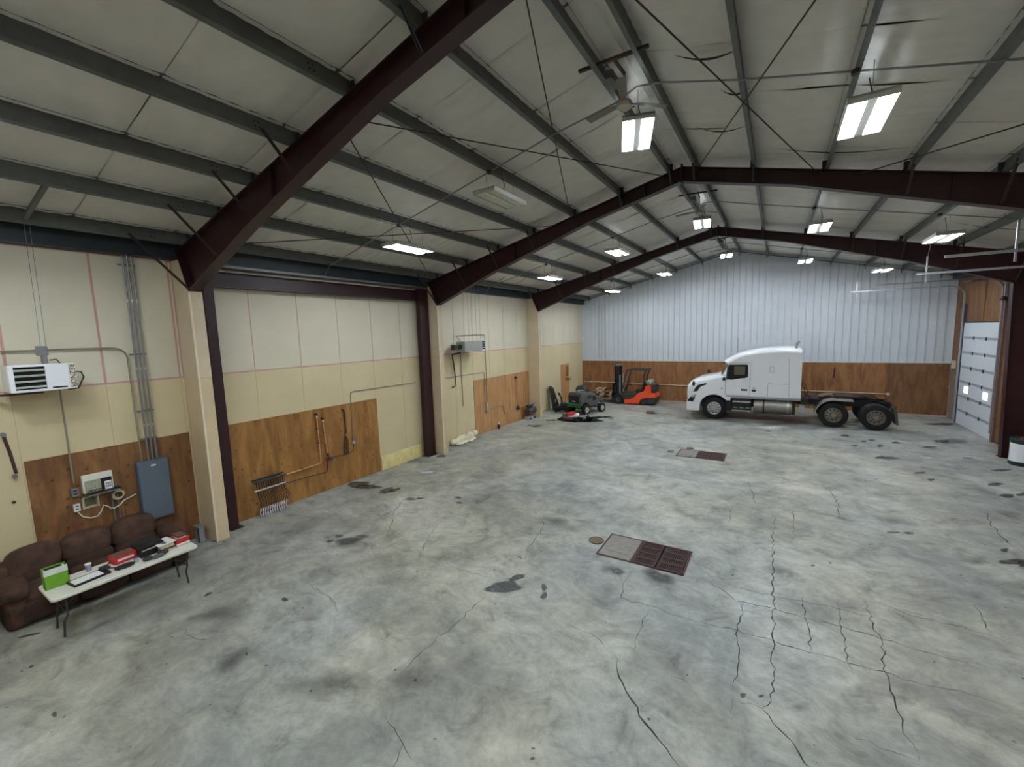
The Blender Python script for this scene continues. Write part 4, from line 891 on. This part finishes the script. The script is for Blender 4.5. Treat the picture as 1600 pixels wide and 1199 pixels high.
# far wall conduit
T = thing('conduit', 'long pale conduit running along the far plywood behind the truck', 'conduit', (8, YE-.04, 1.0)); MB().tube([(.1, YE-.045, 1.07), (15.5, YE-.045, .96)], .024, 8).build('pipe', m_beige, T)
for x, z in ((.6, 1.07), (15.5, .96), (7.0, 1.02)): MB().cyl((x, YE-.012, z), (x, YE-.1, z), .07, 12).build('junction_box', m_beige, T)
T = thing('hanging_pipe', 'short rusty pipe hanging on the far plywood right of the truck cab', 'pipe', (13.4, YE-.05, 1.8)); MB().tube([(13.42, YE-.05, 2.2), (13.4, YE-.05, 1.75)], .025, 6).build('pipe', m_rust, T); MB().cyl((13.4, YE-.012, 1.72), (13.4, YE-.09, 1.72), .05, 8).build('fitting', m_rust, T)

# ------------------------------------------------------------------ drum at the right edge
T = thing('drum', 'white drum with dark green rim at the right edge by the column', 'drum', (17.28, 18.45, 0))
MB().lathe((17.28, 18.45, 0), 'z', [(0, .0), (.265, .0), (.28, .03), (.28, .12), (.275, .12)], 26).build('bottom_band', mat('dark_green', (24, 48, 44), .4), T)
MB().lathe((17.28, 18.45, 0), 'z', [(.275, .12), (.272, .4), (.275, .66)], 26).build('body', m_white, T)
MB().lathe((17.28, 18.45, 0), 'z', [(.275, .66), (.285, .68), (.285, .8), (.275, .82), (.26, .8), (0, .8)], 26).build('lid', mat('dark_green', (24, 48, 44), .4), T)
MB().cyl((17.2, 18.35, .8), (17.2, 18.35, .84), .04, 10).build('bung', m_red, T)

# ------------------------------------------------------------------ semi truck, front to the left, near side at y = 22.1
TK = (10.9, 23.3, 0); NY, FYY = 22.1, 24.5
def tc(*l, y=NY):
    """zoom-crop pixels of the truck -> (x, z) on its near side"""
    o = []
    for a, b in l: p_ = pt(1060+a/8, 540+b/8, 'y', y); o.append((p_.x, p_.z))
    return o
TR = thing('semi_truck', 'white sleeper-cab semi truck without trailer in front of the far wall', 'truck', TK)
def loft_side(poly, slices, name, m, parent, bevel=.03, hidecut=None):
    """poly: (x, z, kx, kz) in side view; slices: (y, inset). the outline shrinks by k*inset"""
    n = len(poly); vs_ = []
    for y, d in slices:
        for x, z, kx, kz in poly: vs_.append((x+kx*d, y, z+kz*d))
    fs = [(j*n+i, j*n+(i+1) % n, (j+1)*n+(i+1) % n, (j+1)*n+i) for j in range(len(slices)-1) for i in range(n)]
    fs += [tuple(range(n-1, -1, -1)), tuple(range((len(slices)-1)*n, len(slices)*n))]
    o = MB().add(vs_, fs).build(name, m, parent, bevel=bevel, seg=2); return o
def arc(cx, cz, r, a0, a1, n=10): return [(cx+r*cos(math.radians(a0+(a1-a0)*i/n)), cz+r*sin(math.radians(a0+(a1-a0)*i/n))) for i in range(n+1)]
WX, WZ, WR = 8.48, .52, .52
sym = lambda ds: [(NY+a, d) for a, d in ds]+[(FYY-a, d) for a, d in reversed(ds)]
hood = [(7.25, .92, .5, 0), (7.235, 1.25, .5, 0), (7.27, 1.55, .6, -.3), (7.40, 1.74, .5, -1), (7.75, 1.90, 0, -1.2), (8.30, 2.02, 0, -1.2), (8.80, 2.13, 0, -1.2), (8.98, 2.13, 0, -1.2), (8.98, 1.12, 0, 0)]
hood += [(x, z, 0, 0) for x, z in [(9.2, 1.1), (9.17, .93)]+arc(WX, WZ, .66, 38, 165, 11)]+[(7.72, .8, 0, 0)]
H = loft_side(hood, sym([(.0, .28), (.05, .1), (.2, .0), (.55, -.03)]), 'hood', m_white, TR, .02)
MB().prism([(7.25, .42), (7.27, .36), (7.85, .34), (7.86, .60), (7.88, .8), (7.72, .85), (7.26, .9)], 'y', NY+.01, FYY-.01).build('bumper', m_white, TR, bevel=.04)
MB().box(7.245, 7.27, NY+.75, FYY-.75, .95, 1.62).build('grille', m_black, TR)
g = MB()
for i in range(9): g.box(7.225, 7.25, NY+.78, FYY-.78, 1.0+i*.07, 1.02+i*.07)
g.build('grille_bar', m_alu, TR, smooth=False)
cab = [(8.92, 1.17, 0, 0), (8.90, 1.95, .3, 0), (8.76, 2.12, .8, 0), (9.02, 2.62, .8, -.2), (8.84, 2.74, 1, -.3), (8.9, 2.84, 1, -.6), (9.12, 2.97, .6, -1), (9.4, 3.12, .2, -1), (9.8, 3.23, 0, -1), (10.4, 3.33, 0, -1), (11.35, 3.385, 0, -1), (11.84, 3.34, -.2, -1), (11.9, 3.28, -.3, -.8), (11.9, 1.17, 0, 0)]
CB = loft_side(cab, sym([(.0, .20), (.0, .199), (.05, .12), (.16, .04), (.4, .0)]), 'cab', m_white, TR, .02)
# lower sides stand proud to full width
for ya_, yb_ in ((NY-.012, NY+.012), (FYY-.012, FYY+.012)): MB().prism([(8.95, 1.17), (8.92, 1.95), (9.03, 2.6), (9.15, 2.68), (9.95, 2.72), (11.895, 2.85), (11.895, 1.17)], 'y', ya_, yb_).build('side_skin', m_white, TR, smooth=False)
MB().prism([(8.98, 1.93), (9.02, 2.52), (9.1, 2.62), (9.82, 2.635), (9.865, 2.59), (9.875, 2.08), (9.82, 2.03), (9.35, 1.95), (9.2, 1.92)], 'y', NY-.02, NY-.008).build('side_window', m_glass, TR)
MB().prism([(9.02, 1.93), (9.02, 2.52), (9.1, 2.62), (9.82, 2.635), (9.865, 2.59), (9.875, 2.08), (9.82, 2.03), (9.2, 1.92)], 'y', FYY+.012, FYY+.02).build('side_window', m_glass, TR)
MB().box(9.3, 9.75, NY-.022, NY-.019, 2.15, 2.55).build('window_shade', mat('shade_khaki', (92, 92, 70), .6), TR, bevel=.002)
ws = MB(); ws.add([(8.745, NY+.2, 2.14), (8.745, FYY-.2, 2.14), (9.0, FYY-.24, 2.66), (9.0, NY+.24, 2.66), (8.70, NY+.55, 2.14), (8.70, FYY-.55, 2.14), (8.95, FYY-.55, 2.68), (8.95, NY+.55, 2.68)], [(0, 3, 7, 4), (4, 7, 6, 5), (5, 6, 2, 1), (0, 4, 5, 1), (3, 2, 6, 7)])
ws.build('windshield', m_glass, TR)
m_line = mat('panel_line', (120, 124, 130), .6)
b = MB(); q = NY-.0145
def ln(x0, z0, x1, z1, wd=.012, b=b): b.beam((x0, q, z0), (x1, q, z1), wd, .006, (0, 1, 0))
for a in ((9.96, 1.2, 9.96, 2.68), (9.14, 2.70, 9.96, 2.70), (9.0, 1.2, 9.96, 1.2), (8.96, 1.2, 8.95, 1.95), (11.47, 1.2, 11.42, 2.85), (10.66, 1.2, 10.66, 1.78), (10.66, 1.78, 11.46, 1.78), (10.72, 2.29, 10.72, 2.53), (10.88, 2.29, 10.88, 2.53), (10.72, 2.53, 10.88, 2.53), (10.72, 2.29, 10.88, 2.29)): ln(*a)
b.build('panel_seam', m_line, TR, smooth=False)
MB().beam((11.42, NY-.004, 2.85), (11.38, NY+.06, 3.25), .014, .02, (0, 1, 0)).build('roof_seam', m_line, TR)
MB().box(9.6, 9.86, NY-.03, NY-.01, 1.42, 1.5).build('door_handle', m_black, TR, bevel=.01); MB().box(10.04, 10.2, NY-.03, NY-.01, 1.4, 1.49).build('marker_badge', m_black, TR, bevel=.01)
MB().cyl((10.12, NY-.018, 1.56), (10.12, NY-.01, 1.56), .05, 14).build('badge', m_ltgrey, TR)
MB().prism(tc((185, 577), (205, 540), (240, 497), (290, 482), (355, 470), (345, 492), (290, 508), (262, 530), (238, 572)), 'y', NY-.008, NY+.05).build('hood_vent', m_black, TR)
MB().prism(tc((108, 692), (150, 640), (222, 606), (205, 655), (182, 702)), 'y', NY-.01, NY+.2).build('headlight', m_glass, TR); MB().prism(tc((160, 640), (218, 610), (205, 640), (175, 652)), 'y', NY-.014, NY-.009).build('turn_signal', m_alu, TR)
MB().ball((7.56, NY+.02, 1.68), (.07, .09, .12), 10, 8).tube([(7.56, NY+.05, 1.6), (7.62, NY+.12, 1.5)], .02, 6).build('hood_mirror', m_black, TR)
MB().ball((7.95, FYY-.15, 2.08), (.08, .09, .1), 10, 8).build('hood_mirror', m_black, TR)
MB().box(8.84, 8.95, NY-.14, NY+.0, 1.88, 2.02).build('mirror_arm', m_black, TR, bevel=.02); MB().box(9.05, 9.12, NY-.25, NY-.06, 1.95, 2.55).build('side_mirror', m_black, TR, bevel=.03)
MB().box(8.82, 9.75, NY+.1, FYY-.1, 2.68, 2.72).build('sun_visor', m_black, TR, bevel=.01)
MB().cyl((8.8, NY-.01, 1.5), (8.8, NY+.02, 1.5), .03, 10).build('side_marker', m_black, TR)
MB().tube([(9.4, NY+.3, 3.1), (9.4, NY+.3, 3.85)], .006, 5).build('antenna', m_black, TR)
MB().tube([(11.66, 22.45, 3.1), (11.66, 22.45, 3.5), (11.7, 22.45, 3.58), (11.78, 22.45, 3.64)], .055, 10).build('exhaust_stack', m_alu, TR)
MB().box(8.9, 11.9, NY+.06, NY+.1, 1.05, 1.18).build('rocker_panel', m_ltgrey, TR, bevel=.01)
# battery box and steps
MB().box(9.25, 10.02, NY+.08, NY+.5, .42, 1.04).build('battery_box', m_black, TR, bevel=.02)
for z in (.44, .86): MB().box(9.25, 10.02, NY+.03, NY+.3, z, z+.06).build('step', m_alu, TR, bevel=.01)
for i in range(3): MB().box(9.3+i*.25, 9.48+i*.25, NY+.06, NY+.09, .58, .64).build('step_tread', m_grey, TR)
MB().cyl((10.12, NY+.37, .7), (11.6, NY+.37, .7), .335, 28).build('fuel_tank', m_dalu, TR, bevel=.02)
for x in (10.5, 10.56): pass
for x in (10.52, 11.45): MB().cyl((x-.03, NY+.37, .7), (x+.03, NY+.37, .7), .345, 28).build('tank_strap', m_black if x < 11 else m_alu, TR)
MB().cyl((10.14, NY+.15, 1.02), (10.22, NY+.15, 1.05), .05, 10).build('fuel_cap', m_black, TR)
MB().box(11.62, 11.72, NY+.2, NY+.6, .4, 1.0).build('tank_bracket', m_black, TR)
for yy in (23.3-.44, 23.3+.36): MB().box(7.6, 15.0, yy, yy+.08, .82, 1.08).build('chassis_rail', m_black, TR, smooth=False)
for x in (12.2, 13.7, 14.95): MB().box(x-.05, x+.05, 22.9, 23.7, .82, 1.06).build('crossmember', m_black, TR)
MB().box(11.86, 12.06, NY+.35, NY+.6, .5, .86).build('air_tank_box', m_ltgrey, TR, bevel=.01); MB().box(11.9, 12.6, NY+.5, 24.0, 1.08, 1.12).build('deck_plate', m_black, TR)
MB().box(11.93, 12.2, NY+.2, NY+.7, .9, 1.12).build('frame_bracket', m_black, TR)
MB().tube([(11.92, 22.7, 1.8), (12.1, 22.7, 1.7), (12.16, 22.7, 1.35), (12.05, 22.75, 1.12)], .018, 6).build('air_hose', m_rust, TR); MB().tube([(11.92, 22.9, 1.7), (12.05, 22.9, 1.55), (12.1, 22.9, 1.25), (12.3, 22.9, 1.13)], .018, 6).build('air_hose', m_black, TR)
# fifth wheel
MB().prism([(13.15, 22.86), (13.9, 22.86), (14.25, 23.1), (13.75, 23.26), (13.75, 23.34), (14.25, 23.5), (13.9, 23.74), (13.15, 23.74)], 'z', 1.2, 1.25).build('fifth_wheel', m_rust, TR); MB().box(13.3, 13.8, 22.85, 23.75, 1.06, 1.2).build('fifth_wheel_base', m_black, TR)
# fenders
def fender(cx, y0, y1, r, a0, a1, m, nm='fender', flat=None):
    P = arc(cx, .52, r, a0, a1, 14); Q = arc(cx, .52, r-.03, a1, a0, 14)
    if flat: P = [flat]+P; Q = Q+[(flat[0], flat[1]-.03)]
    MB().prism(P+Q, 'y', y0, y1).build(nm, m, TR)
fender(13.07, NY+.0, NY+.62, .66, 92, 182, m_alu, flat=(13.72, 1.16)); fender(13.07, FYY-.62, FYY, .66, 92, 182, m_alu, flat=(13.5, 1.16))
fender(14.46, FYY-.62, FYY, .64, 60, 140, m_black)
MB().beam((14.3, 22.8, 1.15), (15.05, 22.8, .95), .1, .05).beam((15.05, 22.2, .95), (15.05, 24.4, .95), .05, .05).build('tail_frame', m_black, TR)
for yy in (22.15, 23.85): MB().prism([(15.08, .28), (15.16, .26), (15.1, .8), (15.02, .95), (14.98, .94)], 'y', yy, yy+.6).build('mud_flap', mat('flap_grey', (76, 78, 76), .7), TR)
MB().box(15.0, 15.06, 22.3, 22.5, .8, .9).build('tail_light', m_ltgrey, TR)
for x in (13.07, 14.46): MB().cyl((x, 22.3, .52), (x, 24.3, .52), .09, 12).build('axle', m_black, TR)
MB().cyl((WX, 22.3, .52), (WX, 24.3, .52), .07, 12).build('axle', m_black, TR)
def wheel(x, y, deep, s_, mrim):
    """y: outer face; s_ = +1 when the wheel extends toward +y"""
    w_ = .28
    prof = [(.30, .03), (.33, .0), (.44, -.005), (.505, .03), (.52, .08), (.52, w_-.06), (.50, w_-.02), (.44, w_), (.30, w_)]
    t = MB().lathe((x, y, WZ), 'y', [(r_, h*s_) for r_, h in prof], 36).build('tyre', m_rubber, TR)
    dd = .12 if deep else .03
    MB().lathe((x, y, WZ), 'y', [(r_, h*s_) for r_, h in [(.31, .01), (.295, .0), (.285, .02), (.27, dd+.02), (.15, dd if deep else dd-.01), (.12, dd-.04 if deep else -.02), (.1, dd-.1 if deep else -.05), (0, dd-.1 if deep else -.055)]], 30).build('rim', mrim, t)
    h = MB()
    for i in range(10):
        a = 2*pi*i/10+.2; cx, cz = x+.215*cos(a), WZ+.215*sin(a); yy = y+(dd+.004)*s_
        h.cyl((cx, yy-.006*s_, cz), (cx, yy+.02*s_, cz), .028, 10)
    h.build('hand_hole', m_black, t)
    h = MB()
    for i in range(10): a = 2*pi*i/10; h.cyl((x+.13*cos(a), y+(dd-.05)*s_, WZ+.13*sin(a)), (x+.13*cos(a), y+(dd)*s_, WZ+.13*sin(a)), .012, 6)
    h.build('lug_nut', m_grey, t)
m_rimd = mat('dull_rim', (140, 132, 122), .45, metal=.5, var=.15)
for s_, y in ((1, NY+.03), (-1, FYY-.03)):
    wheel(WX, y, False, s_, m_alu)
    for x in (13.07, 14.46):
        wheel(x, y, True, s_, m_rimd); wheel(x, y+.33*s_, True, s_, m_rimd)
MB().box(7.05, 7.25, 22.6, 22.66, .7, .74).build('tow_hook', m_black, TR); 
MB().prism([(9.2, .4), (8.98, .45), (8.98, .95), (9.2, 1.1)], 'y', NY+.12, FYY-.12).build('wheel_well', m_black, TR)
MB().box(7.9, 9.1, NY+.4, FYY-.4, .5, 1.25).build('engine_bay', m_black, TR)
MB().box(9.0, 11.6, NY+.8, FYY-.8, .55, 1.1).build('underbody', m_black, TR)

# ------------------------------------------------------------------ forklift, mast to the left, near side y = 24.6
FK = thing('forklift', 'orange forklift with black mast parked at the far wall left of the truck', 'forklift', (3.9, 25.15, 0))
fy, fz = 24.62, 25.68
def fc(*l, y=24.6):
    o = []
    for a, b in l: p_ = pt(820+a/6.667, 540+b/6.667, 'y', y); o.append((p_.x, max(.02, p_.z)))
    return o
MB().prism(fc((1030, 557), (1100, 557), (1135, 535), (1172, 500), (1238, 478), (1252, 425), (1306, 420), (1312, 500), (1360, 505), (1362, 548), (1262, 552), (1215, 562), (1196, 585), (1190, 612), (1035, 608)), 'y', fy, fz).build('body', m_orange, FK, bevel=.03)
MB().prism(fc((1262, 556), (1360, 552), (1352, 612), (1290, 618), (1240, 600)), 'y', fy+.02, fz-.02).build('counterweight', m_char, FK, bevel=.03)
MB().prism(fc((1312, 415), (1352, 410), (1362, 440), (1356, 495), (1316, 500)), 'y', fy+.15, fz-.15).build('rear_cover', m_char, FK, bevel=.04)
MB().prism(fc((925, 525), (985, 505), (1070, 505), (1165, 498), (1130, 535), (1095, 552), (1030, 552), (1010, 532), (960, 528), (935, 560)), 'y', fy-.01, fz+.01).build('deck', m_char, FK, bevel=.02)
for yy in (fy+.18, fz-.3):
    MB().box(2.74, 2.86, yy, yy+.12, .08, 2.32).build('outer_rail', m_black, FK, smooth=False)
    MB().box(2.88, 2.98, yy+.03, yy+.11, .12, 2.25).build('inner_rail', mat('mast_dark', (30, 32, 40), .35), FK, smooth=False)
    MB().cyl((3.0, yy+.2, .3), (3.0, yy+.2, 1.7), .04, 10).build('lift_cylinder', m_ltgrey, FK)
    MB().prism([(1.6, .03), (2.6, .03), (2.6, .08), (1.6, .045)], 'y', yy, yy+.12).build('fork', m_black, FK); MB().box(2.56, 2.62, yy, yy+.12, .03, .6).build('fork_shank', m_black, FK)
for z in (2.24, 1.3): MB().box(2.74, 2.98, fy+.18, fz-.18, z, z+.1).build('mast_crossbar', m_grey if z > 2 else m_black, FK)
MB().box(2.6, 2.72, fy+.08, fz-.08, .25, .33).box(2.6, 2.72, fy+.08, fz-.08, .6, .68).build('carriage', m_black, FK)
g = MB()
for i in range(7): yy = fy+.1+i*.14; g.box(2.62, 2.66, yy, yy+.03, .3, 1.2)
g.box(2.62, 2.66, fy+.08, fz-.08, 1.16, 1.2); g.build('load_backrest', m_black, FK, smooth=False)
for yy in (fy+.08, fz-.08):
    MB().tube([(3.2, yy, .75), (3.32, yy, 1.2), (3.48, yy, 1.98), (3.6, yy, 2.05)], .035, 8).build('guard_post', m_char, FK)
    MB().tube([(4.62, yy, 2.04), (4.48, yy, 1.7), (4.42, yy, .95)], .04, 8).build('guard_post', m_char, FK)
    MB().box(3.5, 4.72, yy-.04, yy+.04, 2.02, 2.08).build('guard_rail', m_char, FK, bevel=.01)
for i in range(6): MB().box(3.55+i*.2, 3.6+i*.2, fy+.08, fz-.08, 2.03, 2.06).build('guard_bar', m_char, FK)
MB().box(3.95, 4.35, fy+.28, fz-.28, .7, .85).build('seat', m_black, FK, bevel=.04); MB().beam((4.32, 25.15, .82), (4.42, 25.15, 1.3), .45, .12, (1, 0, 0)).build('seat_back', m_black, FK, bevel=.04)
MB().tube([(3.3, 25.1, .8), (3.5, 25.1, 1.15)], .03, 8).build('steering_column', m_black, FK)
b = MB().ring((0, 0, 0), .16, .018, 'z', 22, 6); b.v = [(3.54+x*.8, 25.1+y, 1.18+z-x*.5) for x, y, z in b.v]; b.build('steering_wheel', m_black, FK)
for yy in (24.95, 25.3): MB().tube([(3.3, yy, .75), (3.38, yy, 1.05)], .012, 6).build('lever', m_black, FK)
MB().cyl((4.75, 24.8, 1.32), (4.75, 25.45, 1.32), .16, 18).ball((4.75, 24.8, 1.32), (.16, .08, .16), 16, 8).ball((4.75, 25.45, 1.32), (.16, .08, .16), 16, 8).build('propane_tank', mat('tank_grey', (176, 178, 170), .35, metal=.3), FK); MB().cyl((4.75, 24.66, 1.32), (4.75, 24.75, 1.32), .07, 12).build('tank_collar', m_green, FK)
MB().box(4.6, 4.95, 24.85, 25.4, 1.1, 1.18).build('tank_cradle', m_char, FK)
def fwheel(x, y, r_, w_, s_, parent, mr=m_char):
    t = MB().lathe((x, y, r_), 'y', [(r_*.55, .02*s_), (r_*.85, 0), (r_, .04*s_), (r_, (w_-.04)*s_), (r_*.85, w_*s_), (r_*.5, w_*s_)], 28).build('tyre', m_rubber, parent)
    MB().lathe((x, y, r_), 'y', [(r_*.57, .015*s_), (r_*.52, .03*s_), (r_*.35, .06*s_), (r_*.15, .02*s_), (0, .02*s_)], 20).build('rim', mr, t)
for s_, yy in ((1, fy-.03), (-1, fz+.03)):
    fwheel(3.05, yy, .31, .24, s_, FK, mat('wheel_dark', (60, 56, 54), .5)); fwheel(4.5, yy+.04*s_, .25, .2, s_, FK, mat('wheel_dark', (60, 56, 54), .5))

# ------------------------------------------------------------------ small grey off-road buggy with car-shaped body
J = thing('mini_jeep', 'small matt grey child-size off-road car with green rear bumper', 'toy car', (0, 0, 0), local=True)
side_ = [(-.85, .46, 0, 0), (-.88, .95, .1, 0), (-.80, 1.12, .3, -.6), (-.72, 1.15, 0, -.8), (.02, 1.13, 0, -.8), (.12, 1.06, -.3, -.6), (.28, .88, 0, -.3), (.72, .82, 0, -.4), (.80, .75, -.4, 0), (.82, .58, 0, 0)]
side_ += [(x, z, 0, 0) for x, z in [(.86-.0, .5)][:0]+arc(.60, .27, .33, 60, 130, 6)]+[(.3, .42, 0, 0), (-.22, .40, 0, 0)]+[(x, z, 0, 0) for x, z in arc(-.56, .27, .34, 50, 140, 7)]
n_ = len(side_)
loft_side(side_, [(-.5, .12), (-.46, .03), (-.3, 0), (.3, 0), (.46, .03), (.5, .12)], 'body', m_jeep, J, .015)
MB().prism([(-.9, -.34), (-.84, -.34), (-.84, .34), (-.9, .34)], 'z', .62, 1.0).build('rear_opening', m_black, J, bevel=.01)
MB().box(-.93, -.88, -.1, .12, .66, .72).build('rear_badge', m_ltgrey, J)
for s_ in (-1, 1):
    MB().prism([(-.02, .68), (.0, .92), (.1, .92), (.2, .84), (.2, .7)], 'y', s_*.5, s_*.515).build('door_opening', m_black, J)
    MB().prism([(-.45, .80), (-.42, 1.0), (-.12, 1.0), (-.1, .82)], 'y', s_*.49, s_*.505).build('side_window', m_char, J)
MB().tube([(-.95, -.5, .52), (-.95, .5, .52)], .03, 8).tube([(-.95, -.5, .42), (-.95, .5, .42)], .03, 8).tube([(-.95, -.3, .42), (-.95, -.3, .52)], .02, 6).tube([(-.95, .3, .42), (-.95, .3, .52)], .02, 6).build('rear_bumper', m_green, J)
MB().box(-.97, -.93, .36, .56, .55, .7).build('number_plate', m_ltgrey, J)
MB().box(.84, .92, -.4, .4, .5, .6).build('front_bumper', m_black, J, bevel=.02)
for s_ in (-.3, .3): MB().cyl((.8, s_, .72), (.84, s_, .72), .07, 12).build('headlamp', m_ltgrey, J)
MB().tube([(-.3, -.4, 1.12), (-.3, -.38, 1.26), (-.3, .38, 1.26), (-.3, .4, 1.12)], .025, 8).build('roll_bar', m_char, J)
MB().box(-.75, .75, -.3, .3, .34, .42).build('floor_pan', m_black, J)
for x, rr in ((-.56, .27), (.62, .25)):
    MB().cyl((x, -.5, rr), (x, .5, rr), .03, 8).build('axle', m_black, J)
    for s_ in (-1, 1): fwheel(x, s_*.64, rr, .22, -s_, J, mat('wheel_silver', (186, 184, 176), .4, metal=.3))
J.location = (2.24, 21.5, 0); J.rotation_euler = (0, 0, math.radians(68))
# clutter round the buggy
T = thing('mower_deck', 'tall black slotted panel leaning on the cream wall past the third pilaster', 'panel', (.3, 21.5, 0))
b = MB(); b.add([(.1, 21.25, 1.36), (.22, 21.2, 1.28), (.55, 21.35, .05), (.42, 21.1, .02), (.1, 21.62, 1.33), (.22, 21.66, 1.22), (.58, 21.75, .05), (.45, 21.8, .02)], [(0, 1, 2, 3), (4, 7, 6, 5), (0, 4, 5, 1), (1, 5, 6, 2), (2, 6, 7, 3), (3, 7, 4, 0)]); b.build('panel', m_black, T, bevel=.02)
MB().box(.32, .36, 21.4, 21.5, .7, .78).box(.42, .46, 21.36, 21.44, .35, .6).build('slot', m_ltgrey, T); MB().tube([(.6, 21.0, .05), (.62, 21.3, .05), (.58, 21.9, .05)], .03, 6).build('foot', m_black, T)
T = thing('floor_jack', 'low black jack with upright handle left of the small grey car', 'jack', (1.0, 21.0, 0))
MB().box(.7, 1.5, 20.8, 21.25, .12, .32).build('frame', m_black, T, bevel=.03); MB().box(.95, 1.35, 20.88, 21.15, .32, .52).build('seat_pad', m_char, T, bevel=.05)
MB().tube([(1.05, 21.0, .3), (1.0, 21.0, .75), (.9, 21.0, .95)], .045, 8).ball((.88, 21.0, 1.0), (.08, .07, .07), 10, 7).build('handle', m_black, T)
for x in (.78, 1.42): MB().cyl((x, 20.76, .1), (x, 21.28, .1), .1, 14).build('roller', m_rubber, T)
MB().tube([(.6, 20.8, .1), (1.6, 20.7, .03)], .015, 6).build('rod', m_grey, T)
T = thing('snow_blower', 'dark rounded machine with a white stripe behind the small grey car', 'machine', (1.5, 22.9, 0))
MB().ball((1.45, 22.9, .98), (.38, .34, .3), 16, 10, .8).build('hood', m_char, T); MB().box(1.15, 2.0, 22.65, 23.15, .35, .85).build('chassis', m_black, T, bevel=.05)
MB().beam((1.15, 22.55, .95), (1.75, 22.55, 1.06), .04, .05).build('stripe', m_paper, T); MB().beam((1.15, 22.54, .88), (1.65, 22.54, .98), .04, .05).build('red_stripe', m_red, T)
for x in (1.3, 1.9):
    MB().lathe((x, 22.6, .22), 'y', [(.08, 0), (.2, 0), (.22, .05), (.22, .12), (.2, .16), (.08, .16)], 18).build('wheel', m_rubber, T)
    MB().lathe((x, 23.04, .22), 'y', [(.08, 0), (.2, 0), (.22, .05), (.22, .12), (.2, .16), (.08, .16)], 18).build('wheel', m_rubber, T)
T = thing('drip_tray', 'low black tray with a maroon carton on the oily floor before the small grey car', 'tray', (2.4, 19.2, 0))
b = MB(); b.box(1.8, 2.75, 18.85, 19.6, .0, .015).box(1.8, 2.75, 18.85, 18.88, .0, .1).box(1.8, 2.75, 19.57, 19.6, .0, .1).box(1.8, 1.83, 18.85, 19.6, .0, .1).box(2.72, 2.75, 18.85, 19.6, .0, .1); b.build('tray', m_black, T)
MB().box(2.05, 2.5, 18.9, 19.2, .02, .16).build('carton', mat('maroon_card', (110, 72, 76), .6), T)
MB().box(1.85, 2.2, 19.25, 19.55, .02, .28).build('grey_cover', mat('grey_cloth', (108, 108, 106), .8), T, bevel=.06)
T = thing('feed_bag', 'crumpled red and white bag lying on the tray before the small grey car', 'bag', (2.35, 19.4, .16))
bg = MB().ball((2.35, 19.32, .27), (.3, .2, .11), 18, 10, .7); bg.v = [(x, y, z+.03*sin(14*x)*cos(11*y)) for x, y, z in bg.v]; bg.build('bag', m_red, T)
MB().ball((2.62, 19.3, .24), (.12, .17, .1), 12, 8, .7).ball((2.4, 19.18, .2), (.22, .06, .06), 12, 6, .7).build('white_end', m_paper, T)
for x, y in ((2.9, 19.55), (3.05, 19.75), (2.85, 20.0)):
    tag(MB().lathe((x, y, 0), 'z', [(0, 0), (.09, 0), (.1, .12), (.06, .16), (.03, .2), (0, .2)], 14).build('oil_bottle', m_grey if x < 3 else m_black), {2.9: 'grey oil bottle on the wet floor right of the red bag', 3.05: 'black oil bottle nearest the rear wheel of the small grey car', 2.85: 'grey oil bottle farthest back, under the green bumper'}[x], 'bottle')
tag(MB().beam((1.62, 19.9, .02), (1.5, 21.0, .03), .03, .03).build('wood_prop', m_cone), 'thin pale rod lying on the floor left of the small grey car', 'rod')
# firewood pile at the far wall
T = thing('firewood_pile', 'stack of split firewood against the far plywood left of the forklift', 'firewood', (1.7, 26.0, 0))
k = 0; pal = [(206, 186, 160), (170, 128, 92), (190, 160, 128), (150, 84, 66), (216, 202, 184), (96, 64, 48)]
wm = [mat('wood_end_%d' % i, c, .8, var=.2, scale=30) for i, c in enumerate(pal)]
for r_ in range(6):
    for i in range(8):
        x = 1.05+i*.145+(.07 if r_ % 2 else 0); z = .09+r_*.12
        if r_ == 5 and i in (0, 7): continue
        MB().cyl((x, 25.75+random.uniform(-.04, .04), z), (x+random.uniform(-.02, .02), 26.3, z), .066, 6).build('log', wm[(i*5+r_*3+random.randint(0, 2)) % 6], T, smooth=False)
        k += 1
